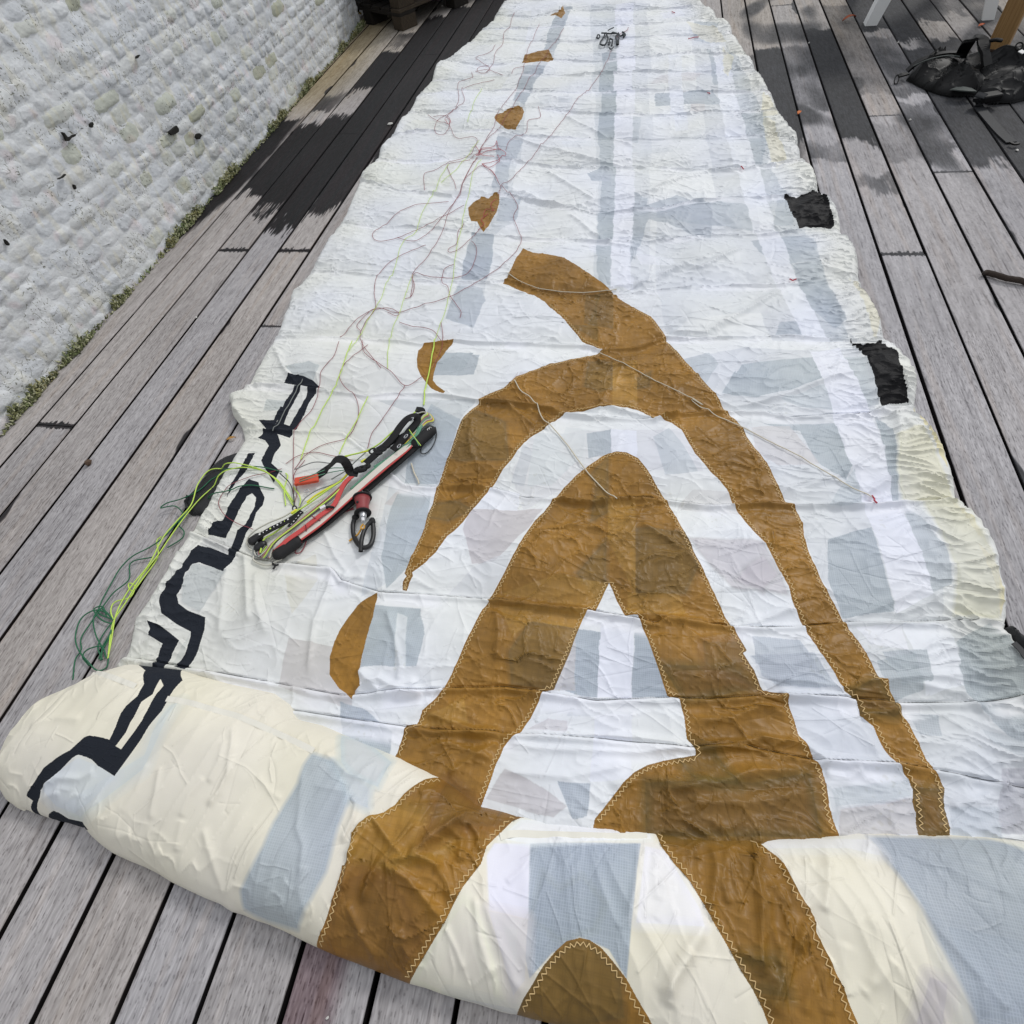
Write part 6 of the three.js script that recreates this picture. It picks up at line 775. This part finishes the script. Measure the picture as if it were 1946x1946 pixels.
// red spool with its soft black loop
{
  const t = thing('spool', 'red spool with black rims and a black rope loop beside the risers', 'spool');
  const top = QH([1158, 985, 0.024])[0], bot = QH([1162, 1100, 0.024])[0], ax = bot.clone().sub(top), L = ax.length(), q = new THREE.Quaternion().setFromUnitVectors(V3(0, 1, 0), ax.clone().normalize());
  const put = (g) => { g.applyQuaternion(q); g.translate(top.x, top.y + 0.006, top.z); return g; };
  mesh('spool_body', put(new THREE.LatheGeometry([[0.005, 0], [0.0225, 0.0005], [0.0195, L * 0.25], [0.017, L * 0.5], [0.017, L * 0.75], [0.0195, L], [0.004, L + 0.001]].map(([a, b]) => new THREE.Vector2(a, b)), 28)), M.maroon, t);
  for (const [y, R] of [[-0.002, 0.027], [L + 0.002, 0.0235]]) mesh('spool_rim', put(new THREE.TorusGeometry(R - 0.003, 0.003, 8, 30).rotateX(Math.PI / 2).translate(0, y, 0)), M.black, t);
  const f = put(new THREE.CylinderGeometry(0.0215, 0.022, 0.003, 26).translate(0, L + 0.002, 0)); mesh('spool_flange', f, M.black, t);
  mesh('spool_hole_shade', new THREE.CylinderGeometry(0.0036, 0.0036, 0.003, 14).translate(top.x, top.y + 0.006 + 0.0165, top.z + L * 0.5), M.black, t);  // black disc stands in for the shade inside the bore
  const c2 = QH([1160, 1150, 0.022])[0]; mesh('bearing', put(new THREE.CylinderGeometry(0.0095, 0.0115, 0.014, 20).translate(0, L + 0.011, 0)), M.steel, t); mesh('ferrule', put(new THREE.CylinderGeometry(0.0045, 0.0055, 0.016, 14).translate(0, L + 0.022, 0)), M.silver, t);
  mesh('rope_loop', tube(QH([1100, 1120, 0.022, 1078, 1180, 0.018, 1078, 1250, 0.016, 1095, 1310, 0.016, 1130, 1360, 0.018, 1170, 1378, 0.018, 1215, 1358, 0.016, 1240, 1300, 0.016, 1244, 1230, 0.018, 1232, 1140, 0.022]), 0.0064, 10, 8), M.blackShiny, t);
  mesh('rope_loop', tube(QH([1222, 1165, 0.026, 1190, 1200, 0.026, 1160, 1260, 0.026, 1145, 1330, 0.026, 1140, 1408, 0.02]), 0.006, 10, 8), M.blackShiny, t);
  for (const l of [[1098, 1112, 0.023, 1090, 1150, 0.021], [1228, 1135, 0.024, 1240, 1190, 0.02]]) mesh('rope_sleeve', capsule(...QH(l), 0.0088), M.black, t);
  for (const l of [[1160, 1185, 0.03, 1140, 1215, 0.03, 1165, 1225, 0.03, 1172, 1195, 0.032], [1150, 1215, 0.028, 1115, 1270, 0.02, 1075, 1300, 0.014, 1045, 1325, 0.013]]) mesh('yellow_thread', tube(QH(l), 0.0026, 6, 6), M.thread, t);
  mesh('pivot', put(new THREE.CylinderGeometry(0.006, 0.006, 0.02, 14).translate(0, -0.012, 0)), M.steel, t);
  mesh('black_washer', new THREE.CylinderGeometry(0.013, 0.013, 0.006, 20).rotateX(0.6).rotateZ(0.4).translate(...QH([1180, 935, 0.026])[0]), M.black, t);
  mesh('shackle', new THREE.TorusGeometry(0.0065, 0.0018, 8, 18).scale(0.7, 1.5, 1).rotateX(-1.25).rotateY(-0.5).translate(...QH([1198, 880, 0.022])[0]), M.steel, t); mesh('shackle_arm', capsule(...QH([1095, 965, 0.02, 1175, 905, 0.022]), 0.0052), std({ color: rgb(86, 86, 92), roughness: 0.4, metalness: 0.6 }), t);
}
// small tangle of black loops on the far part of the wing
{
  const t = thing('cord_tangle', 'small tangle of black cord loops on the far part of the wing', 'cord');
  for (const [l, r] of [[[1340, 190, 1335, 205, 1352, 200, 1345, 190], 0.005], [[1380, 185, 1355, 240, 1375, 245, 1395, 205, 1385, 185], 0.006], [[1400, 245, 1405, 215, 1418, 220, 1415, 245], 0.006], [[1442, 240, 1438, 200, 1450, 190, 1448, 240], 0.007], [[1395, 165, 1425, 150], 0.004], [[1360, 180, 1400, 190, 1440, 185, 1480, 195, 1470, 180], 0.005], [[1400, 255, 1410, 265, 1425, 250], 0.004], [[1470, 180, 1485, 190, 1475, 205], 0.005], [[1410, 190, 1420, 175, 1440, 190], 0.005]]) draped(A2(l), r * 0.8, 0.006, t, 'cord_loop', 'dark');
  draped(A2([1440, 200, 1470, 175, 1490, 165, 1502, 145]), 0.0016, 0.004, t, 'cord_loop', 'red');
}

// ---------------------------------------------------------------- loose black cloths and the deflated bag
function lump(name, parent, outline, H, mat, step = 0.006, o = {}) {
  const sd = field(outline, 0.008), b = bounds(outline, 0.01);
  const hf = (x, z) => { const d = sd(x, z); return d < -0.01 ? (o.base || 0.001) : (o.base || 0.001) + H(x, z, Math.max(d, 0)); };
  const got = sheet({ x0: b[0], x1: b[1], z0: b[2], z1: b[3], step, edges: [[outline, true]], height: hf, uv: (x, z) => [x, z], bucketOf: (x, z) => pip(outline, x, z) ? 'a' : null });
  return mesh(name, got.get('a'), mat, parent);
}
const dome = (d, w) => Math.sqrt(1 - (1 - Math.min(d / w, 1)) ** 2);
{
  const t = thing('black_cloth', 'black cloth sticking out from under the left edge of the wing', 'cloth'), p = ground(A4([1250, 572, 1215, 580, 1180, 592, 1140, 614, 1110, 640, 1085, 672, 1060, 712, 1020, 758, 980, 800, 966, 840, 965, 862, 980, 885, 1000, 900, 1060, 900, 1150, 830, 1260, 690, 1300, 600]));
  lump('cloth', t, p, (x, z, d) => 0.014 * dome(d, 0.03) + 0.006 * dome(d, 0.02) * ridge(sn(x * 12 + z * 10, x * 4), 3), std({ color: rgb(22, 23, 26), roughness: 0.55 }));
  lump('hem', t, ground(A4([965, 840, 980, 800, 992, 806, 982, 842, 1012, 888, 1000, 902, 978, 885])), (x, z, d) => 0.022 * dome(d, 0.006), std({ color: rgb(30, 31, 34), roughness: 0.7 }), 0.003);
}
{
  const t = thing('black_bag', 'black fabric edge of a bag under the right edge of the wing', 'bag'), p = ground([...A6([1822, 1500, 1850, 1560, 1880, 1600, 1932, 1660]), ...PX([1975, 1300, 1990, 1270, 1960, 1235, 1935, 1210, 1918, 1190])]);
  lump('bag_body', t, p, (x, z, d) => 0.05 * dome(d, 0.04) + 0.008 * dome(d, 0.02) * ridge(sn(x * 14, z * 9), 3), std({ color: rgb(20, 21, 24), roughness: 0.6 }));
  mesh('bag_strap', strap([...PX([1925, 1222, 1938, 1235, 1950, 1252])].map(([x, y]) => { const q = at(x, y, 0.05); return V3(q[0], 0.052, q[1]); }), 0.012, 0.002), std({ color: rgb(38, 39, 42), roughness: 0.6 }), t);
}
const RS = 346 / 1932, AR = (l) => reg(1600, 0, l, RS);
const RH = (l) => { const o = []; for (let i = 0; i < l.length; i += 3) { const p = at(1600 + l[i] * RS, l[i + 1] * RS, l[i + 2]); o.push(V3(p[0], l[i + 2], p[1])); } return o; };
{
  const t = thing('backpack', 'limp black backpack lying on the deck in front of the wooden post', 'backpack');
  const blackFab = new THREE.MeshPhysicalMaterial({ specularIntensity: 0.5, side: THREE.DoubleSide, color: rgb(6, 6, 7), roughness: 0.5 }), sheen = std({ color: rgb(24, 28, 27), roughness: 0.38 }), lining = std({ color: rgb(70, 76, 73), roughness: 0.55 }), strapM = std({ color: rgb(26, 28, 32), roughness: 0.7 }), navy = new THREE.MeshPhysicalMaterial({ specularIntensity: 0.5, side: THREE.DoubleSide, color: rgb(10, 11, 14), roughness: 0.55 });
  const low = ground(AR([690, 828, 760, 862, 900, 932, 1030, 975, 1150, 1002, 1300, 1000, 1460, 1000, 1560, 1020])), back = ground(AR([1560, 700, 1480, 640, 1380, 610, 1240, 600, 1100, 610, 950, 640, 820, 690, 730, 752]), 0.02);
  const cl = (x, z, d, a) => dome(d, 0.05) * (0.03 * a * crease(x * 3.2 - z * 2.6, x * 4 + z * 5, 0.16, 0.7) + 0.016 * crease(x * 9, z * 8 + x * 5, 0.14, 0.6) + 0.006 * crease(x * 22, z * 24, 0.14, 0.6));
  lump('flap', t, [...low, ...back], (x, z, d) => 0.085 * dome(d, 0.12) * (0.7 + 0.35 * sn(x * 4.4, z * 5)) + cl(x, z, d, 1.3), blackFab, 0.006);
  const body = ground([...AR([1420, 1000, 1500, 1060, 1580, 1080, 1680, 1080, 1800, 1075, 1932, 1040, 2200, 1010, 2500, 960, 2600, 850]), ...AR([2500, 700, 2200, 620, 1932, 600, 1700, 610, 1540, 640, 1430, 760])]);
  lump('bag_body', t, body, (x, z, d) => 0.115 * dome(d, 0.17) * (0.75 + 0.35 * sn(x * 3.4 + 2, z * 4)) + cl(x + 3, z, d, 1.5), navy, 0.006);
  mesh('shoulder_strap', strap(RH([1260, 600, 0.07, 1310, 500, 0.12, 1375, 420, 0.16, 1440, 395, 0.17, 1490, 420, 0.165, 1510, 500, 0.15, 1525, 600, 0.12, 1540, 700, 0.09]), 0.05, 0.012, 40), blackFab, t);
  mesh('shoulder_strap', strap(RH([690, 755, 0.03, 790, 670, 0.06, 930, 605, 0.08, 1060, 570, 0.09, 1180, 562, 0.09, 1290, 575, 0.085]), 0.03, 0.01, 40), blackFab, t);
  mesh('lining', strap(RH([1455, 480, 0.155, 1470, 560, 0.13, 1490, 650, 0.1]), 0.03, 0.003, 20), lining, t);
  mesh('seam_edge', tube(RH([760, 700, 0.068, 870, 650, 0.088, 1000, 610, 0.1, 1140, 590, 0.105, 1250, 600, 0.1]), 0.0028, 6, 6), lining, t);
  mesh('grey_patch', strap(RH([1180, 940, 0.035, 1260, 942, 0.042, 1350, 950, 0.04, 1400, 955, 0.035]), 0.045, 0.004, 16), lining, t);
  mesh('handle', tube(RH([1520, 470, 0.14, 1560, 440, 0.16, 1620, 425, 0.17, 1690, 430, 0.15]), 0.008, 7, 6), blackFab, t);
  mesh('strap_end', strap(RH([690, 780, 0.03, 640, 795, 0.03, 595, 812, 0.024]), 0.03, 0.006, 12), blackFab, t); mesh('buckle', new THREE.TorusGeometry(0.016, 0.004, 6, 16).scale(0.6, 1.2, 1).rotateX(-0.5).translate(...RH([580, 845, 0.016])[0]), std({ color: rgb(20, 20, 21), roughness: 0.4 }), t);
  mesh('loose_strap', strap(RH([1500, 985, 0.06, 1455, 1040, 0.045, 1440, 1110, 0.014, 1500, 1190, 0.008, 1600, 1310, 0.006, 1700, 1420, 0.006, 1800, 1510, 0.006]), 0.042, 0.004, 40), strapM, t); mesh('strap_tip', strap(RH([1785, 1510, 0.012, 1830, 1530, 0.012, 1880, 1522, 0.012]), 0.01, 0.006, 10), blackFab, t);
  mesh('waist_buckle', new RoundedBoxGeometry(0.09, 0.03, 0.05, 3, 0.008).rotateY(0.3).translate(...RH([1570, 1030, 0.04])[0]), blackFab, t);
  mesh('zip_puller', new THREE.TorusGeometry(0.014, 0.0035, 6, 14).rotateX(-0.6).translate(...RH([1880, 490, 0.16])[0]), blackFab, t); mesh('white_tag', strap(RH([1890, 560, 0.16, 1932, 540, 0.165]), 0.03, 0.003, 6), M.white, t);
}

// ---------------------------------------------------------------- white plastic table, wooden post, pallets at the far end
{
  const t = thing('plastic_table', 'white plastic garden table with splayed legs on the far deck', 'table'), mat = new THREE.MeshPhysicalMaterial({ color: rgb(222, 224, 224), roughness: 0.42 });
  const a = at(1653, 46), b = at(1875, 35), cx = (a[0] + b[0]) / 2, W = b[0] - a[0], top = 0.71, D = 0.6, zc = (a[1] + b[1]) / 2 - D / 2;
  const leg = (x, z, sx, sz, g = 0.5) => { // tapering angle section, leaning in towards the top
    const pos = [], idx = [], rows = 6; const S = [[0, 0], [1, 0], [1, 0.2], [0.24, 0.24], [0.2, 1], [0, 1]];
    for (let i = 0; i <= rows; i++) { const u = i / rows, y = u * top, s = mix(0.062, 0.1, u), ox = sx * u * (g === 0.5 ? 0.13 : g), oz = sz * u * 0.1; for (const [p, q] of S) pos.push(x + ox + sx * p * s - sx * 0.03, y, z + oz + sz * q * s - sz * 0.03); }
    for (let i = 0; i < rows; i++) for (let k = 0; k < 6; k++) { const A = i * 6 + k, B = i * 6 + (k + 1) % 6; idx.push(A, B, B + 6, A, B + 6, A + 6); }
    idx.push(0, 1, 3, 1, 2, 3, 0, 3, 5, 3, 4, 5);
    const gm = new THREE.BufferGeometry(); gm.setAttribute('position', new THREE.Float32BufferAttribute(pos, 3)); gm.setIndex(idx); const f = gm.toNonIndexed(); f.computeVertexNormals(); const m = mat; const o = mesh('leg', f, m, t); o.material.side = THREE.DoubleSide; return o;
  };
  leg(a[0], a[1], 1, -1, 0.2); leg(b[0], b[1], -1, -1); leg(a[0] + 0.02, a[1] - D, 1, 1); leg(b[0] - 0.02, b[1] - D, -1, 1);
  mesh('table_top', new RoundedBoxGeometry(W + 0.16, 0.03, D + 0.16, 4, 0.012).translate(cx, top + 0.015, zc), mat, t); mesh('apron', new RoundedBoxGeometry(W - 0.02, 0.05, D - 0.02, 3, 0.01).translate(cx, top - 0.025, zc), mat, t);
}
const grain = (name, base, spread, sx, sy) => dataTex(256, 512, (i, j, c) => { const u = i / 256, v = j / 512, k = sn(u * sx + 0.6 * sn(u * 3, v * 2), v * sy) * 0.6 + sn(u * sx * 4, v * sy * 3) * 0.4, f = sn(u * 60, v * 9); c[0] = base[0] + k * spread + f * 5; c[1] = base[1] + k * spread * 0.9 + f * 5; c[2] = base[2] + k * spread * 0.7 + f * 4; });
const palletTex = grain('pallet', [98, 86, 70], 26, 14, 2), postTex = grain('post', [150, 116, 72], 24, 12, 1.5);
const palletWood = std({ map: palletTex, color: 0xa8a39c, roughness: 0.9 }), palletShade = std({ map: palletTex, color: 0x555250, roughness: 0.9 }), dampWood = std({ map: palletTex, color: 0x4a4a4a, roughness: 0.6 });  // darker copy of the pallet wood: shade of the stack put into colour
{
  const t = thing('wooden_post', 'square wooden post standing behind the black backpack', 'post');
  const c = [3.575, -4.02]; const g = new RoundedBoxGeometry(0.09, 0.92, 0.09, 2, 0.004).rotateY(-0.5).translate(c[0], 0.46, c[1]); mesh('post', g, std({ map: postTex, roughness: 0.75 }), t);
  mesh('post_foot', new RoundedBoxGeometry(0.094, 0.012, 0.094, 2, 0.003).rotateY(-0.5).translate(c[0], 0.006, c[1]), std({ color: rgb(60, 46, 34), roughness: 0.9 }), t);
}
function pallet(label, y0, turn, dx) {
  const t = thing('pallet', label, 'pallet', 'wooden pallets stacked beyond the end of the white wall');
  const ux = V3(0.55, 0, -0.835).normalize(), uz = V3(-0.835, 0, -0.55).normalize(), o = at(766, 60), O = V3(o[0], y0, o[1]).addScaledVector(ux, dx).addScaledVector(uz, turn);
  const B = new THREE.Matrix4().makeBasis(ux, V3(0, 1, 0), ux.clone().cross(V3(0, 1, 0)).multiplyScalar(1)); const s = uz.dot(ux.clone().cross(V3(0, 1, 0))) > 0 ? 1 : -1;
  const r = rngOf(60 + Math.round(y0 * 100));
  const put = (name, a, y, b, sx, sy2, sz, m) => { const g = new RoundedBoxGeometry(sx, sy2, sz, 1, 0.003); g.translate(a + sx / 2, y + sy2 / 2, s * (b + sz / 2)); g.applyMatrix4(B); g.translate(O.x, O.y, O.z); mesh(name, g, m, t); };
  for (let i = 0; i < 3; i++) for (let j = 0; j < 3; j++) put('block', i * 0.5275, 0, j * 0.35, i === 1 ? 0.145 : 0.145, 0.078, 0.1, i + j === 0 ? palletWood : palletShade);
  for (let i = 0; i < 3; i++) put('stringer_board', i * 0.5275, 0.078, 0, 0.145, 0.02, 0.8, palletShade);
  for (let j = 0; j < 7; j++) put('deck_board', 0, 0.098, j * 0.1165, 1.2, 0.02, 0.092 + r() * 0.008, j === 0 ? palletWood : palletShade);
}
pallet('damp wooden pallet painted in shade, standing on the deck at the end of the white wall', 0.001, 0, 0); pallet('wooden pallet painted in shade, stacked on top of the damp one', 0.12, 0.015, 0.02); pallet('wooden pallet painted in shade, third from the deck in the stack', 0.239, -0.01, -0.012); pallet('wooden pallet painted in shade, fourth from the deck in the stack', 0.358, 0.01, 0.01);

// ---------------------------------------------------------------- small things on the boards
const small = (name, label, cat, px, col, r, h, seed, group) => {
  const g = new THREE.IcosahedronGeometry(1, 0), p = g.attributes.position, rr = rngOf(seed), o = rr() * 40; for (let i = 0; i < p.count; i++) { const k = 1 + 0.35 * sn3(p.getX(i) * 1.2 + o, p.getY(i) * 1.2, p.getZ(i) * 1.2); p.setXYZ(i, p.getX(i) * r * k, p.getY(i) * h * k, p.getZ(i) * r * 0.75 * k); }
  g.rotateY(rr() * 6); const q = at(px[0], px[1]); g.translate(q[0], h * 0.95, q[1]); g.computeVertexNormals(); return tag(mesh(name, g, std({ color: col, roughness: 0.85 })), label, cat, group);
};
small('wood_chip', 'brown chip of bark on the grey boards left of the wing', 'bark chip', [171, 882], rgb(84, 66, 52), 0.013, 0.009, 5);
for (const [x, y, r, h, l] of [[742, 237, 0.017, 0.006, 'white fragment on the dark wet board beside the wing'], [374, 604, 0.006, 0.003, 'tiny white fragment on dry boards near the wing edge'], [1706, 82, 0.005, 0.004, 'tiny white fragment between table leg and backpack'], [1537, 83, 0.006, 0.004, 'tiny white fragment in a board gap left of the table leg'], [1932, 287, 0.007, 0.004, 'tiny white fragment near the end of the loose strap'], [1729, 229, 0.006, 0.004, 'tiny white fragment on the board below the backpack'], [841, 13, 0.01, 0.006, 'small white fragment on a wet board by the pallets'], [623, 1934, 0.003, 0.002, 'white crumb on the boards at the bottom edge']]) small('white_fragment', l, 'fragment', [x, y], rgb(205, 203, 198), r, h, Math.round(x), null);
function leaf(label, px, col, len, wid, turn, lift) {
  const n = 8, pos = [], idx = []; for (let i = 0; i <= n; i++) { const u = i / n, w = Math.sin(Math.PI * Math.pow(u, 0.8)) * wid + 0.0008; for (const s of [-1, 0, 1]) pos.push(u * len - len / 2, 0.003 + lift * Math.sin(u * 2.4) + Math.abs(s) * wid * 0.5, s * w); }
  for (let i = 0; i < n; i++) for (const k of [0, 1]) { const a = i * 3 + k; idx.push(a, a + 1, a + 4, a, a + 4, a + 3); }
  const g = new THREE.BufferGeometry(); g.setAttribute('position', new THREE.Float32BufferAttribute(pos, 3)); g.setIndex(idx); g.computeVertexNormals(); g.rotateY(turn); const q = at(...px); g.translate(q[0], 0, q[1]); tag(mesh('leaf', g, std({ color: col, roughness: 0.7 })), label, 'leaf');
}
leaf('curled ochre leaf on the boards beside the black cloth', [441, 836], rgb(176, 132, 66), 0.034, 0.005, 0.3, 0.006); leaf('yellow leaf at the foot of the white wall by the pallets', [683, 42], rgb(206, 172, 62), 0.09, 0.03, 1.2, 0.04); leaf('reddish brown leaf touching the white table leg', [1612, 41], rgb(150, 74, 40), 0.075, 0.014, 0.2, 0.02);
leaf('orange leaf scrap in the gap between two wet boards', [1518, 217], rgb(196, 108, 48), 0.03, 0.008, 1.1, 0.006); leaf('tiny orange leaf scrap behind the backpack near the far leg', [1864, 51], rgb(188, 98, 60), 0.04, 0.01, 0.5, 0.006);
{
  const px = A3([1722, 1432, 1738, 1427, 1770, 1436, 1810, 1450, 1860, 1462, 1910, 1470, 1960, 1480, 2010, 1470]), p = px.map(([x, y], i) => { const q = at(x, y, 0.012); return V3(q[0], 0.011 + 0.003 * sn(i, 3), q[1]); });
  const c = new THREE.CatmullRomCurve3(p), g = new THREE.TubeGeometry(c, 60, 0.0095, 9, false), gp = g.attributes.position; for (let i = 0; i < gp.count; i++) { const k = 1 + 0.08 * sn3(gp.getX(i) * 60, gp.getY(i) * 60, gp.getZ(i) * 60); const u = Math.floor(i / 10) / 60, t = c.getPoint(clamp(u, 0, 1)), w = (u < 0.06 ? 0.7 + u * 5 : 1) * k; gp.setXYZ(i, t.x + (gp.getX(i) - t.x) * w, t.y + (gp.getY(i) - t.y) * w, t.z + (gp.getZ(i) - t.z) * w); } g.computeVertexNormals();
  const t = thing('twig', 'dark brown stick lying on the boards at the right edge', 'stick'); mesh('bark', g, std({ color: rgb(50, 40, 33), roughness: 0.85 }), t); mesh('broken_end', new THREE.SphereGeometry(0.0066, 8, 6).translate(p[0].x, p[0].y, p[0].z), std({ color: rgb(38, 31, 26), roughness: 0.9 }), t);
}

// every group stands at the base of its thing
scene.updateMatrixWorld(true);
for (const o of scene.children) if (o.isGroup && o.name !== 'deck') {
  const b = new THREE.Box3().setFromObject(o), c = b.getCenter(V3(0, 0, 0)); c.y = b.min.y;
  o.position.copy(c); for (const k of o.children) k.position.sub(c);
}
scene.updateMatrixWorld(true);
renderer.render(scene, camera);
